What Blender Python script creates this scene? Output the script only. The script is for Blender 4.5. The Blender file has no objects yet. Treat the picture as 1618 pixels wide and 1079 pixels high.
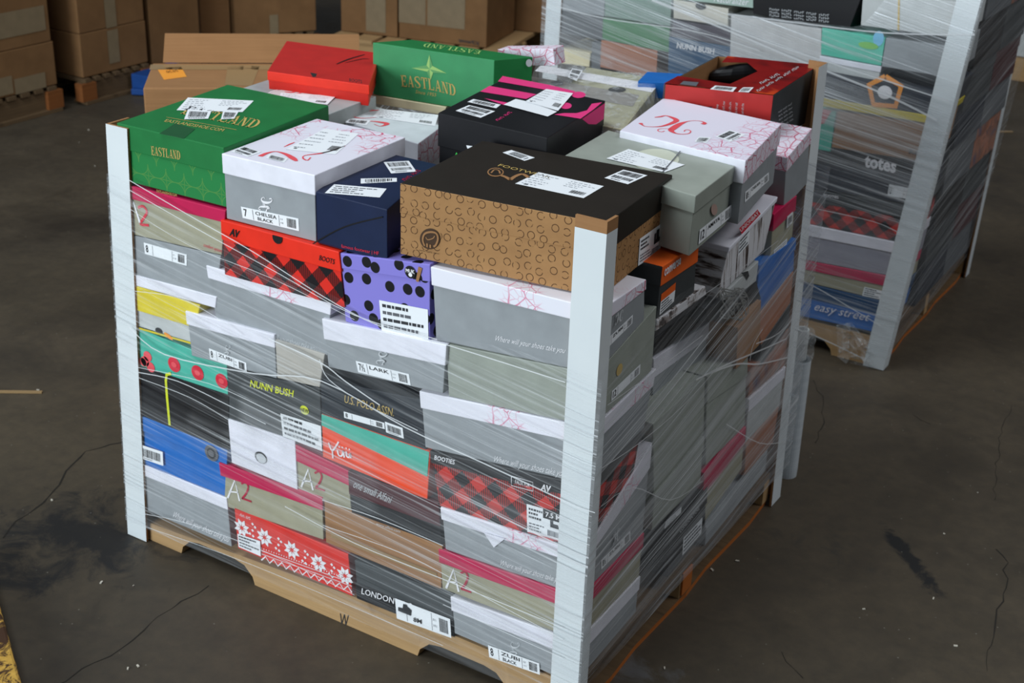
import bpy, math, random
from mathutils import Vector as V, Matrix
random.seed(7)
sc = bpy.context.scene
col = sc.collection
# ------------------------------------------------------------------ camera, world, lights, exposure
FPX = 2200.0
YAW, PITCH, ROLL = 0.5389, 0.4353, 0.0397
CAM = V((1.0105, -1.9856, 1.8818))
_f = V((-math.sin(YAW)*math.cos(PITCH), math.cos(YAW)*math.cos(PITCH), -math.sin(PITCH)))
_r0 = V((math.cos(YAW), math.sin(YAW), 0)); _u0 = _r0.cross(_f)
_r = _r0*math.cos(ROLL)+_u0*math.sin(ROLL); _u = -_r0*math.sin(ROLL)+_u0*math.cos(ROLL)
cd = bpy.data.cameras.new('camera'); cam = bpy.data.objects.new('camera', cd); col.objects.link(cam)
cd.sensor_width = 23.5; cd.lens = 23.5*FPX/1618.0; cd.clip_start = .05; cd.clip_end = 100
cd.dof.use_dof = True; cd.dof.focus_distance = 2.35; cd.dof.aperture_fstop = 5.6
mw = Matrix((( _r.x, _u.x, -_f.x, CAM.x), (_r.y, _u.y, -_f.y, CAM.y), (_r.z, _u.z, -_f.z, CAM.z), (0,0,0,1)))
cam.matrix_world = mw
sc.camera = cam
sc.view_settings.view_transform = 'Standard'; sc.view_settings.look = 'None'
sc.view_settings.gamma = 1; sc.view_settings.use_curve_mapping = False
sc.view_settings.exposure = 0.0
w = bpy.data.worlds.new('world'); sc.world = w; w.use_nodes = True
w.node_tree.nodes['Background'].inputs[0].default_value = (.80, .90, 1.0, 1)
w.node_tree.nodes['Background'].inputs[1].default_value = 0.13
def area(name, loc, tgt, sx, sy, power, c):
    l = bpy.data.lights.new(name, 'AREA'); l.shape = 'RECTANGLE'; l.size = sx; l.size_y = sy; l.energy = power; l.color = c
    o = bpy.data.objects.new(name, l); col.objects.link(o); o.location = loc
    o.rotation_euler = (V(tgt)-V(loc)).to_track_quat('-Z', 'Y').to_euler(); return o
# daylight through the loading dock door behind and left of the camera, and a roof light high above
area('dock_door_daylight', (-2.6, -7.2, 2.3), (-.4, .3, .6), 4.2, 3.4, 520, (.86, .95, 1.0))
area('roof_light', (-2.2, -1.2, 6.2), (-.8, .6, .8), 3.0, 3.0, 190, (.88, .95, 1.0))
area('right_fill_light', (3.5, 3.0, 6.5), (.8, 1.5, .2), 3.0, 3.0, 150, (.97, .98, 1.0))  # added fill lamp, unseen, brightens the right-hand faces and floor

# ------------------------------------------------------------------ calibration helper: a photo point seen on a plane of the place
def hit(px, py, ax, val):
    d = _r*((px-809)/FPX) - _u*((py-539.5)/FPX) + _f
    return CAM + d*((val-CAM[ax])/d[ax])
def SF(y=0.0, e=.0009):  return lambda p: hit(p[0], p[1], 1, y-e)       # front planes
def SR(x=0.0, e=.0009):  return lambda p: hit(p[0], p[1], 0, x+e)       # right-hand planes
def ST(z, e=.0007):       return lambda p: hit(p[0], p[1], 2, z+e)       # level tops

# ------------------------------------------------------------------ materials
def lin(c): c /= 255.0; return c/12.92 if c <= .04045 else ((c+.055)/1.055)**2.4
def rgb(c, k=1.0): return (min(1, lin(c[0])*k), min(1, lin(c[1])*k), min(1, lin(c[2])*k), 1)
class N:
    def __init__(s, name, rough=.5):
        s.m = bpy.data.materials.new(name); s.m.use_nodes = True; s.t = s.m.node_tree
        s.b = s.t.nodes['Principled BSDF']; s.b.inputs['Roughness'].default_value = rough
        s.b.inputs['Specular IOR Level'].default_value = .24
    def n(s, typ, **kw):
        x = s.t.nodes.new(typ)
        for k, v in kw.items():
            if hasattr(x, k): setattr(x, k, v)
        return x
    def put(s, sock, v):
        if isinstance(v, bpy.types.NodeSocket): s.t.links.new(v, sock)
        else: sock.default_value = v
    def math(s, op, a, b=None, c=None):
        x = s.n('ShaderNodeMath', operation=op); s.put(x.inputs[0], a)
        if b is not None: s.put(x.inputs[1], b)
        if c is not None: s.put(x.inputs[2], c)
        return x.outputs[0]
    def mix(s, f, a, b):
        x = s.n('ShaderNodeMix', data_type='RGBA'); s.put(x.inputs[0], f); s.put(x.inputs[6], a); s.put(x.inputs[7], b); return x.outputs[2]
    def uv(s, scale=(1,1,1), rot=0, kind='UV'):
        t = s.n('ShaderNodeTexCoord'); mp = s.n('ShaderNodeMapping'); mp.inputs['Scale'].default_value = scale; mp.inputs['Rotation'].default_value = (0,0,rot)
        s.t.links.new(t.outputs[kind], mp.inputs[0]); return mp.outputs[0]
    def noise(s, vec, scale, detail=3, rough=.5, dist=0):
        x = s.n('ShaderNodeTexNoise'); s.put(x.inputs['Vector'], vec); x.inputs['Scale'].default_value = scale
        x.inputs['Detail'].default_value = detail; x.inputs['Roughness'].default_value = rough; x.inputs['Distortion'].default_value = dist; return x.outputs[0]
    def vor(s, vec, scale, feature='F1', rnd=1.0, out='Distance'):
        x = s.n('ShaderNodeTexVoronoi', feature=feature); x.voronoi_dimensions = '2D'; s.put(x.inputs['Vector'], vec); x.inputs['Scale'].default_value = scale
        x.inputs['Randomness'].default_value = rnd; return x.outputs[out]
    def step(s, v, a, b):     # 0 below a, 1 above b
        x = s.n('ShaderNodeMapRange'); x.clamp = True; s.put(x.inputs[0], v); x.inputs[1].default_value = a; x.inputs[2].default_value = b; return x.outputs[0]
    def sep(s, vec):
        x = s.n('ShaderNodeSeparateXYZ'); s.put(x.inputs[0], vec); return x.outputs
    def base(s, c): s.put(s.b.inputs['Base Color'], c); return s
    def bump(s, h, st=.2, d=.002):
        x = s.n('ShaderNodeBump'); x.inputs['Strength'].default_value = st; x.inputs['Distance'].default_value = d; s.put(x.inputs['Height'], h)
        s.t.links.new(x.outputs[0], s.b.inputs['Normal']); return s
KA = 1.12
MC = {}
def card(name, c, rough=.48, var=.06):
    if name in MC: return MC[name]
    s = N(name, rough); a = rgb(c, KA*(1-var)); b = rgb(c, KA*(1+var))
    no = s.noise(s.uv(), 18, 4); s.base(s.mix(s.step(no, .35, .65), a, b)); s.bump(s.noise(s.uv(), 9, 2), .12, .004)
    MC[name] = s.m; return s.m
def flat(name, c, rough=.55):
    if name in MC: return MC[name]
    s = N(name, rough); s.base(rgb(c, KA)); MC[name] = s.m; return s.m
white = card('white_lid_board', (226,226,236))
gray = card('grey_box_board', (146,151,155))
sage = card('sage_box_board', (150,156,147))
khaki = card('khaki_box_board', (158,155,132))
magenta = card('magenta_lid_board', (186,28,78))
green = card('green_box_board', (30,112,58))
midgreen = card('light_green_box_board', (58,140,90))
navy = card('navy_box_board', (24,36,66), .4)
black = card('black_box_board', (24,24,27), .4)
char = card('charcoal_box_board', (62,66,68))
dkbrown = card('dark_brown_box_board', (38,33,28), .5)
maroon = card('maroon_box_board', (74,30,36), .4)
red = card('red_box_board', (214,44,34), .4)
avred = card('bright_red_lid_board', (226,48,30), .4)
duskred = card('dusky_red_box_board', (186,52,50), .4)
teal = card('teal_box_board', (74,176,156))
orange = card('orange_red_box_board', (238,78,38), .4)
carrot = card('carrot_orange_board', (228,98,34), .4)
yellow = card('yellow_box_board', (214,196,50), .45)
blue = card('bright_blue_box_board', (34,106,186), .4)
purple = card('lavender_board', (132,124,206), .45)
cream = card('cream_box_board', (222,212,176))
ltgray = card('light_grey_box_board', (188,192,192))
steelblue = card('slate_blue_box_board', (44,82,116))
copper = card('copper_box_board', (168,112,84))
kraft = None
ink_black = flat('black_ink', (22,22,24)); ink_white = flat('white_ink', (232,232,236)); ink_red = flat('red_ink', (206,40,60))
ink_pinkred = flat('coral_ink', (226,84,92)); ink_gold = flat('gold_ink', (196,168,98)); ink_dim = flat('grey_ink', (96,98,104))
ink_lime = flat('lime_ink', (206,214,40)); ink_lg = flat('pale_green_ink', (150,190,110)); paper = flat('label_paper', (232,236,240), .6)
ink_soft = flat('soft_grey_ink', (150,154,160)); ink_brown = flat('brown_ink', (66,46,30)); ink_ltgray = flat('light_grey_ink', (196,200,204)); ink_crimson = flat('crimson_ink', (170,30,60))
ink_orange = flat('orange_ink', (236,150,40)); ink_pink = flat('hot_pink_ink', (224,58,126)); ink_dkgray = flat('dark_grey_ink', (52,54,58)); ink_tape = flat('buff_tape', (150,124,88), .3)
def m_kraft():
    s = N('kraft_corrugated_board', .8); uv = s.uv()
    no = s.noise(uv, 6, 5, .6); fib = s.noise(s.uv((4, 160, 1)), 1, 3)
    s.base(s.mix(s.math('MULTIPLY', s.math('ADD', no, fib), .5), rgb((132,94,60)), rgb((184,138,94)))); s.bump(fib, .15, .001); return s.m
kraft = m_kraft()
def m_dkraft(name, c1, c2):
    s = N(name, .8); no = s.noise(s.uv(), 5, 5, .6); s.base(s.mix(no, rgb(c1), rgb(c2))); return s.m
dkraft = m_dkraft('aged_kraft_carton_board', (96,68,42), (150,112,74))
def m_wood(name, c1, c2, sc_=(3, 60, 3)):
    s = N(name, .75); uv = s.uv(sc_); no = s.noise(uv, 1.2, 6, .65, .6); k = s.noise(s.uv(), 7, 3)
    c = s.mix(no, rgb(c1), rgb(c2)); c = s.mix(s.step(k, .62, .75), c, rgb((c1[0]*.6, c1[1]*.55, c1[2]*.5)))
    s.base(c); s.bump(no, .3, .002); return s.m
wood = m_wood('pallet_pine', (150,118,80), (206,170,122))
wood_dark = m_wood('weathered_pallet_wood', (66,52,38), (120,96,68))
wood_or = m_wood('orange_painted_wood', (150,82,34), (206,120,56))
def m_plaid(name, cell, dark=(24,22,26), midc=(128,22,20), hi=(226,46,34)):
    s = N(name, .45); o = s.sep(s.uv())
    a = s.math('DIVIDE', s.math('ADD', o[0], o[1]), cell*1.4142); b = s.math('DIVIDE', s.math('SUBTRACT', o[0], o[1]), cell*1.4142)
    A = s.math('MODULO', s.math('FLOOR', s.math('ADD', a, 100)), 2); B = s.math('MODULO', s.math('FLOOR', s.math('ADD', b, 100)), 2)
    st = s.step(s.math('SINE', s.math('MULTIPLY', o[0], 1300)), -.1, .1)
    mc = s.mix(st, rgb(midc), rgb((70, 18, 18)))
    both = s.math('MULTIPLY', A, B); anyy = s.math('MAXIMUM', A, B)
    c = s.mix(anyy, rgb(hi), mc); c = s.mix(both, c, rgb(dark)); s.base(c); return s.m
plaid = m_plaid('red_buffalo_plaid_print', .0255)
plaid_big = m_plaid('large_red_buffalo_plaid_print', .027, midc=(170,34,28), hi=(206,52,44))
def m_dots():
    s = N('lavender_with_black_polka_dots', .45); uv = s.uv()
    d = s.vor(uv, 23, rnd=.62); s.base(s.mix(s.step(d, .25, .27), rgb((18,18,22)), rgb((132,124,206), KA))); return s.m
dots = m_dots()
def m_floral(name='white_board_with_pink_blossom_lines', thr=(.40,.5), bg=(224,222,234), ln=(206,70,100), ax=None, lo=.12, hi=.17):
    s = N(name, .48); uv = s.uv(); nz = s.n('ShaderNodeTexNoise'); nz.inputs['Scale'].default_value = 12; s.put(nz.inputs['Vector'], uv)
    vm = s.n('ShaderNodeVectorMath', operation='MULTIPLY_ADD'); s.put(vm.inputs[0], nz.outputs[1]); vm.inputs[1].default_value = (.05,.05,.05); s.put(vm.inputs[2], uv)
    d = s.vor(vm.outputs[0], 26, 'DISTANCE_TO_EDGE'); d2 = s.vor(vm.outputs[0], 55, 'DISTANCE_TO_EDGE')
    l = s.math('SUBTRACT', 1, s.step(d, .02, .05)); l2 = s.math('MULTIPLY', s.math('SUBTRACT', 1, s.step(d2, .03, .08)), .5)
    mask = s.step(s.noise(uv, 8, 2), thr[0], thr[1])
    if ax is not None: mask = s.math('MULTIPLY', mask, s.step(s.sep(uv)[ax], lo, hi))
    s.base(s.mix(s.math('MULTIPLY', s.math('MAXIMUM', l, l2), mask), rgb(bg, KA), rgb(ln))); return s.m
floral = m_floral()
floral_faint = m_floral('white_board_with_faint_blossom_lines', (.5,.6), (228,228,238), (226,150,176))
floral_full = m_floral('white_board_covered_in_blossom_lines', (.2,.3), (226,220,232), (206,96,128))
def m_sheep():
    s = N('kraft_board_with_small_sheep_outlines', .75); uv = s.uv(); d = s.vor(uv, 42, rnd=.45)
    ring = s.math('MULTIPLY', s.step(d, .24, .27), s.math('SUBTRACT', 1, s.step(d, .31, .34)))
    gap = s.step(s.noise(uv, 90, 2), .40, .46)
    base = s.mix(s.noise(uv, 30, 4), rgb((152,112,72)), rgb((184,140,92)))
    s.base(s.mix(s.math('MULTIPLY', ring, gap), base, rgb((84,56,34)))); return s.m
sheep = m_sheep()
def m_star():
    s = N('green_board_with_pale_star_lattice', .5); o = s.sep(s.uv((20, 20, 1)))
    row = s.math('MULTIPLY', s.math('MODULO', s.math('FLOOR', s.math('ADD', o[1], 50)), 2), .5)
    fx = s.math('ABSOLUTE', s.math('SUBTRACT', s.math('FRACT', s.math('ADD', o[0], row)), .5)); fy = s.math('ABSOLUTE', s.math('SUBTRACT', s.math('FRACT', o[1]), .5))
    ss = s.math('ADD', s.math('SQRT', fx), s.math('SQRT', fy))
    l = s.math('SUBTRACT', 1, s.step(s.math('ABSOLUTE', s.math('SUBTRACT', ss, .72)), .015, .04))
    l2 = s.math('SUBTRACT', 1, s.step(s.math('MINIMUM', fx, fy), .01, .03))
    s.base(s.mix(s.math('MULTIPLY', s.math('MAXIMUM', l, s.math('MULTIPLY', l2, .6)), .55), rgb((34,122,64), KA), rgb((120,158,72)))); return s.m
stargreen = m_star()
def m_bark(name, sc_):
    s = N(name, .55); a = s.noise(s.uv(sc_), 1, 6, .65, .4)
    x = s.n('ShaderNodeValToRGB'); s.put(x.inputs[0], a); e = x.color_ramp.elements
    e[0].position = .40; e[0].color = rgb((60,46,42)); e[1].position = .50; e[1].color = rgb((222,222,226))
    n = e.new(.44); n.color = rgb((150,140,136)); s.base(x.outputs[0]); return s.m
bark_h = m_bark('white_bark_print_across', (7, 45, 1)); bark_v = m_bark('white_bark_print_upright', (70, 5, 1))
def m_pho(name, cols, sc_=6):
    s = N(name, .4); a = s.noise(s.uv(), sc_, 3, .6, .5); x = s.n('ShaderNodeValToRGB'); s.put(x.inputs[0], a); e = x.color_ramp.elements
    e[0].position = .3; e[0].color = rgb(cols[0]); e[1].position = .7; e[1].color = rgb(cols[-1])
    for i, c in enumerate(cols[1:-1]): n = e.new(.3+.4*(i+1)/(len(cols)-1)); n.color = rgb(c)
    s.base(x.outputs[0]); return s.m
lava = m_pho('dark_red_and_orange_picture_print', [(70,14,14), (130,18,18), (140,22,20), (220,80,30)], 7)
streaky = m_pho('copper_and_blue_picture_print', [(40,60,110), (150,96,70), (190,120,90), (60,50,50)], 9)
def m_post():
    s = N('white_laminated_edge_board', .42); s.base(s.mix(s.noise(s.uv(), 6, 4), rgb((214,222,226)), rgb((232,238,240)))); return s.m
post_w = m_post()
def m_floor():
    s = N('stained_concrete', .55); uv = s.uv(kind='Object'); big = s.noise(uv, 1.3, 6, .6, .3); fine = s.noise(uv, 26, 6, .7); mid = s.noise(uv, 5, 6, .65, .8)
    c = s.mix(s.step(big, .3, .7), rgb((62,56,48)), rgb((88,78,63)))
    c = s.mix(s.math('MULTIPLY', s.step(mid, .4, .75), .5), c, rgb((97,86,70)))
    c = s.mix(s.math('MULTIPLY', s.step(fine, .35, .7), .35), c, rgb((48,46,44)))
    o = s.sep(uv)
    def blob(cx, cy, rx, ry, ang, lo, hi, col_, nsc=9, amt=1.0):
        nonlocal c
        ca, sa = math.cos(ang), math.sin(ang)
        dx = s.math('SUBTRACT', o[0], cx); dy = s.math('SUBTRACT', o[1], cy)
        u_ = s.math('DIVIDE', s.math('ADD', s.math('MULTIPLY', dx, ca), s.math('MULTIPLY', dy, sa)), rx)
        v_ = s.math('DIVIDE', s.math('SUBTRACT', s.math('MULTIPLY', dy, ca), s.math('MULTIPLY', dx, sa)), ry)
        r = s.math('SQRT', s.math('ADD', s.math('MULTIPLY', u_, u_), s.math('MULTIPLY', v_, v_)))
        f = s.math('ADD', s.math('SUBTRACT', 1, r), s.math('MULTIPLY', s.math('SUBTRACT', s.noise(uv, nsc, 7, .7, .6), .5), 3.2))
        c = s.mix(s.math('MULTIPLY', s.step(f, lo, hi), amt), c, rgb(col_))
    p = hit(110, 850, 2, 0); blob(p.x, p.y, .34, .26, .9, .25, .75, (34,35,37), 9, .85)
    p = hit(1435, 880, 2, 0); q = hit(1380, 815, 2, 0); r2 = hit(1490, 945, 2, 0); a = math.atan2(r2.y-q.y, r2.x-q.x)
    blob(p.x, p.y, (r2-q).length*.55, .03, a, .2, .7, (32,33,35), 14, .9)
    p = hit(1000, 1060, 2, 0); blob(p.x, p.y, .12, .09, 0, .3, 1.0, (110,112,116), 12, .5)
    p = hit(1290, 870, 2, 0); blob(p.x, p.y, .3, .25, 0, .8, 1.3, (50,50,50), 9, .6)
    p = hit(60, 345, 2, 0); blob(p.x, p.y, .75, .5, .5, .3, 1.3, (44,38,32), 3, .8)
    p = hit(1560, 180, 2, 0); blob(p.x, p.y, .9, .8, 0, .2, 1.4, (46,42,36), 2, .7)
    p = hit(200, 620, 2, 0); blob(p.x, p.y, .5, .4, 0, .8, 1.4, (92,78,62), 4, .5)
    speck = s.vor(uv, 13, rnd=1); c = s.mix(s.math('MULTIPLY', s.step(s.noise(uv, 7, 3), .5, .6), s.math('SUBTRACT', 1, s.step(speck, .012, .03))), c, rgb((120,116,106)))
    s.base(c); s.bump(fine, .25, .002)
    s.put(s.b.inputs['Roughness'], s.math('ADD', .38, s.math('MULTIPLY', mid, .4))); return s.m
floor_m = m_floor()

# ------------------------------------------------------------------ mesh building
class G:
    def __init__(s): s.v = []; s.f = []; s.m = []; s.uv = []; s.mats = []
    def mi(s, m):
        if m not in s.mats: s.mats.append(m)
        return s.mats.index(m)
    def poly(s, pts, m, uvs=None):
        pts = [V(p) for p in pts]; i = len(s.v); s.v += pts; s.f.append(tuple(range(i, i+len(pts)))); s.m.append(s.mi(m))
        if uvs is None:
            o = pts[0]; e = (pts[1]-o); e = e.normalized() if e.length > 1e-9 else V((1,0,0))
            nn = e.cross(pts[-1]-o); g = nn.cross(e); g = g.normalized() if g.length > 1e-12 else V((0,0,1))
            uvs = [((p-o).dot(e), (p-o).dot(g)) for p in pts]
        s.uv += uvs
    def hexa(s, F, B, m, mt=None, mr=None, ml=None, mb=None, mback=None):
        """F: front BL,BR,TR,TL; B: the same four at the back; shared vertices so that bevels work"""
        i = len(s.v); s.v += [V(p) for p in F]+[V(p) for p in B]; P = s.v[i:]
        for ids, mm in (((0,1,2,3), m), ((1,5,6,2), mr or m), ((3,2,6,7), mt or m), ((4,0,3,7), ml or m), ((4,5,1,0), mb or m), ((5,4,7,6), mback or m)):
            s.f.append(tuple(i+k for k in ids)); s.m.append(s.mi(mm)); q = [P[k] for k in ids]
            o = q[0]; e = (q[1]-o).normalized(); n = e.cross(q[3]-o); g = n.cross(e).normalized()
            s.uv += [((p-o).dot(e)+.13*i, (p-o).dot(g)) for p in q]
    def box(s, c, d, m, rot=0, **k):
        x, y, z = d[0]/2, d[1]/2, d[2]/2; R_ = Matrix.Rotation(rot, 3, 'Z'); c = V(c)
        q = lambda a, b, e: c+R_@V((a, b, e))
        s.hexa([q(-x,-y,-z), q(x,-y,-z), q(x,-y,z), q(-x,-y,z)], [q(-x,y,-z), q(x,y,-z), q(x,y,z), q(-x,y,z)], m, **k)
    def build(s, name, parent=None, bevel=0, smooth=False):
        me = bpy.data.meshes.new(name); off = parent.location if parent is not None and parent.type == 'EMPTY' else (parent.parent.location if parent is not None and parent.parent else V((0,0,0)))
        me.from_pydata([tuple(p-off) for p in s.v], [], s.f)
        for m in s.mats: me.materials.append(m)
        me.polygons.foreach_set('material_index', s.m); l = me.uv_layers.new(name='UVMap')
        l.data.foreach_set('uv', [c for uvp in s.uv for c in uvp]); 
        if smooth: me.polygons.foreach_set('use_smooth', [True]*len(s.f))
        me.update(); o = bpy.data.objects.new(name, me); col.objects.link(o)
        if parent is not None: o.parent = parent
        if bevel:
            b = o.modifiers.new('bevel', 'BEVEL'); b.width = bevel; b.segments = 2; b.limit_method = 'ANGLE'; b.harden_normals = False
        return o
def tag(o, label, cat, group=None, kind=None):
    if label: o['label'] = label
    if cat: o['category'] = cat
    if group: o['group'] = group
    if kind: o['kind'] = kind
    return o
def thing(name, loc, label, cat, group=None):
    o = bpy.data.objects.new(name, None); o.empty_display_size = .05; col.objects.link(o); o.location = loc
    return tag(o, label, cat, group)

def mapquad(Q):   # Q: BL,BR,TR,TL in 3D
    return lambda s_, t_: (Q[0]*(1-s_)+Q[1]*s_)*(1-t_)+(Q[3]*(1-s_)+Q[2]*s_)*t_
_tc = {}
def textmesh(txt, bold=0, shear=0, spacing=1.0):
    k = (txt, bold, shear, spacing)
    if k in _tc: return _tc[k]
    cu = bpy.data.curves.new('tmp', 'FONT'); cu.body = txt; cu.offset = bold; cu.shear = shear; cu.resolution_u = 2; cu.space_character = spacing
    ob = bpy.data.objects.new('tmp', cu); col.objects.link(ob); bpy.context.view_layer.update()
    me = bpy.data.meshes.new_from_object(ob.evaluated_get(bpy.context.evaluated_depsgraph_get()))
    vs = [v.co.copy() for v in me.vertices]; fs = [tuple(p.vertices) for p in me.polygons]
    x0 = min(v.x for v in vs); x1 = max(v.x for v in vs); y0 = min(v.y for v in vs); y1 = max(v.y for v in vs)
    out = ([((v.x-x0)/(x1-x0), (v.y-y0)/(y1-y0)) for v in vs], fs)
    bpy.data.objects.remove(ob); bpy.data.curves.remove(cu); bpy.data.meshes.remove(me); _tc[k] = out; return out
def gtext(g, fn, txt, m, bold=0, shear=0, box=(0,0,1,1), warp=None, spacing=1.0):
    if not txt.strip(): return
    vs, fs = textmesh(txt, bold, shear, spacing); i = len(g.v)
    for x, y in vs:
        if warp: x, y = warp(x, y)
        g.v.append(fn(box[0]+x*(box[2]-box[0]), box[1]+y*(box[3]-box[1])))
    k = g.mi(m)
    for f in fs: g.f.append(tuple(i+a for a in f)); g.m.append(k); g.uv += [(0,0)]*len(f)
def lettering(root, surf, txt, q, m, bold=0, shear=0, warp=None, spacing=1.0, name='lettering'):
    """q: photo points BL, BR, TL or BL,BR,TR,TL of the writing on its surface"""
    P = [surf(p) for p in q]
    if len(P) == 3: P = [P[0], P[1], P[1]+P[2]-P[0], P[2]]
    g = G(); gtext(g, mapquad(P), txt, m, bold, shear, warp=warp, spacing=spacing); return g.build(name, root)
def faux(root, surf, q, m, words=3, seed=1, name='small_print'):
    """writing too small to read in the photo: a run of letter-sized marks; q: BL,BR,TL"""
    P = [surf(p) for p in q]; fn = mapquad([P[0], P[1], P[1]+P[2]-P[0], P[2]]); R_ = random.Random(seed); g = G(); x = 0
    n = words*6; st = 1.0/n
    for i in range(n):
        if i % 6 == 5: continue
        t = R_.uniform(.65, 1); g.poly([fn(i*st, 0), fn(i*st+st*.22, 0), fn(i*st+st*.22, t), fn(i*st, t)], m); yy = R_.uniform(0, .75); g.poly([fn(i*st, yy), fn(i*st+st*.75, yy), fn(i*st+st*.75, yy+.22), fn(i*st, yy+.22)], m)
    return g.build(name, root)
def lift(Q, e):
    n = (Q[1]-Q[0]).cross(Q[3]-Q[0]).normalized()*e; return [p+n for p in Q]
def sticker(root, surf, q, kind='ship', txt='', name='shipping_label', seed=0, m=None):
    """q: photo points TL,TR,BR,BL"""
    R_ = random.Random(seed+int(q[0][0])); P = [surf(p) for p in q]; Q = [P[3], P[2], P[1], P[0]]
    g = G(); g.poly(Q, m or paper); fn = mapquad(lift(Q, .0006))
    def rect(a, b, c, d, mm): g.poly([fn(a,b), fn(c,b), fn(c,d), fn(a,d)], mm)
    def bars(a, b, c, d, mm=ink_black):
        x = a
        while x < c-.01:
            wv = R_.uniform(.006, .022)*(c-a)/.5+.002; rect(x, b, min(x+wv, c), d, mm); x += wv+R_.uniform(.008, .02)*(c-a)/.5+.003
    def lines(a, b, c, d, n, mm=ink_dim, h=.4):
        for i in range(n):
            y = d-(i+.7)*(d-b)/n; x = a
            e = a+(c-a)*R_.uniform(.5, 1)
            while x < e:
                wv = R_.uniform(.03, .10)*(c-a)/.6; rect(x, y, min(x+wv, e), y+h*(d-b)/n, mm); x += wv+.02
    if kind == 'ship':
        lines(.05, .08, .45, .92, 6, ink_soft, .16); lines(.55, .45, .95, .92, 4, ink_soft, .16); bars(.74, .14, .95, .34); rect(.1, .06, .16, .10, ink_dim)
    elif kind == 'bar':
        bars(.12, .22, .88, .80); lines(.15, .05, .85, .18, 1, ink_dim)
    elif kind == 'bar2':
        bars(.1, .55, .9, .9); bars(.1, .2, .9, .42, ink_dkgray); lines(.2, .03, .8, .15, 1, ink_dim)
    elif kind == 'size':
        n_ = txt.split('|'); gtext(g, fn, n_[0], ink_black, .01, 0, (.04, .2, .04+.055*len(n_[0]), .85)); rect(.2, .06, .206, .94, ink_dim)
        if len(n_) > 1: gtext(g, fn, n_[1], ink_black, .01, 0, (.25, .55, .62, .85))
        if len(n_) > 2: gtext(g, fn, n_[2], ink_black, .01, 0, (.28, .12, .55, .4))
        else: lines(.25, .1, .6, .45, 2, ink_dim, .35)
        rect(.66, .06, .666, .94, ink_dim); bars(.80, .15, .96, .85); lines(.69, .2, .76, .8, 2)
    elif kind == 'shoe':
        lines(.06, .5, .5, .92, 3, ink_dkgray, .5); lines(.06, .08, .6, .4, 3, ink_dim, .4); bars(.58, .10, .94, .3, ink_dim)
        for a, b, c, d in ((.66,.42,.74,.8), (.66,.42,.9,.5), (.74,.5,.88,.56)): rect(a, b, c, d, ink_dkgray)
    elif kind == 'grid':
        for j in range(4): lines(.06, .08+j*.22, .94, .28+j*.22, 1, ink_dkgray if j % 2 else ink_dim, .5)
    elif kind == 'panel':
        lines(.06, .1, .94, .9, 4, ink_dim, .3)
    if txt and kind != 'size': gtext(g, fn, txt, ink_dkgray, .01, 0, (.1, .12, .5, .36))
    o = g.build(name, root); return o
def ribbon(g, pts, wd, m, n=None):
    """flat stroke through 3D points with widths; n is the surface normal"""
    L, R2 = [], []
    for i, p in enumerate(pts):
        a = pts[max(0, i-1)]; b = pts[min(len(pts)-1, i+1)]; t = (b-a).normalized(); sd = t.cross(n).normalized()
        ww = (wd[i] if isinstance(wd, (list, tuple)) else wd)/2; L.append(p+sd*ww); R2.append(p-sd*ww)
    for i in range(len(pts)-1): g.poly([R2[i], R2[i+1], L[i+1], L[i]], m)
def catm(P, k=6):
    out = []
    for i in range(len(P)-1):
        p0 = P[max(0,i-1)]; p1 = P[i]; p2 = P[i+1]; p3 = P[min(len(P)-1, i+2)]
        for j in range(k):
            t = j/k; out.append(tuple(.5*(2*b+(c-a)*t+(2*a-5*b+4*c-d)*t*t+(-a+3*b-3*c+d)*t**3) for a, b, c, d in zip(p0, p1, p2, p3)))
    out.append(tuple(P[-1])); return out
SERIF = {
 'E': [(.15,0,.37,1),(.05,.92,.9,1),(.3,.46,.7,.54),(.05,0,.95,.08),(.82,.72,.9,1),(.87,0,.95,.28),(.62,.36,.7,.64)],
 'T': [(.39,0,.61,1),(.03,.92,.97,1),(.03,.70,.11,1),(.89,.70,.97,1),(.25,0,.75,.06)],
 'L': [(.15,0,.37,1),(.03,.94,.5,1),(.03,0,.92,.08),(.84,0,.92,.30)],
 'N': [(.13,0,.20,1),(.80,0,.87,1),(0,.94,.33,1),(0,0,.34,.06),(.66,.94,1,1),((.13,1),(.36,1),(.87,0),(.66,0))],
 'A': [((.10,0),(.18,0),(.52,1),(.44,1)),((.42,1),(.58,1),(.93,0),(.70,0)),(.24,.28,.74,.36),(0,0,.30,.06),(.58,0,1,.06)],
 'D': [(.15,0,.37,1),(.03,.94,.4,1),(.03,0,.4,.06)]}
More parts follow.
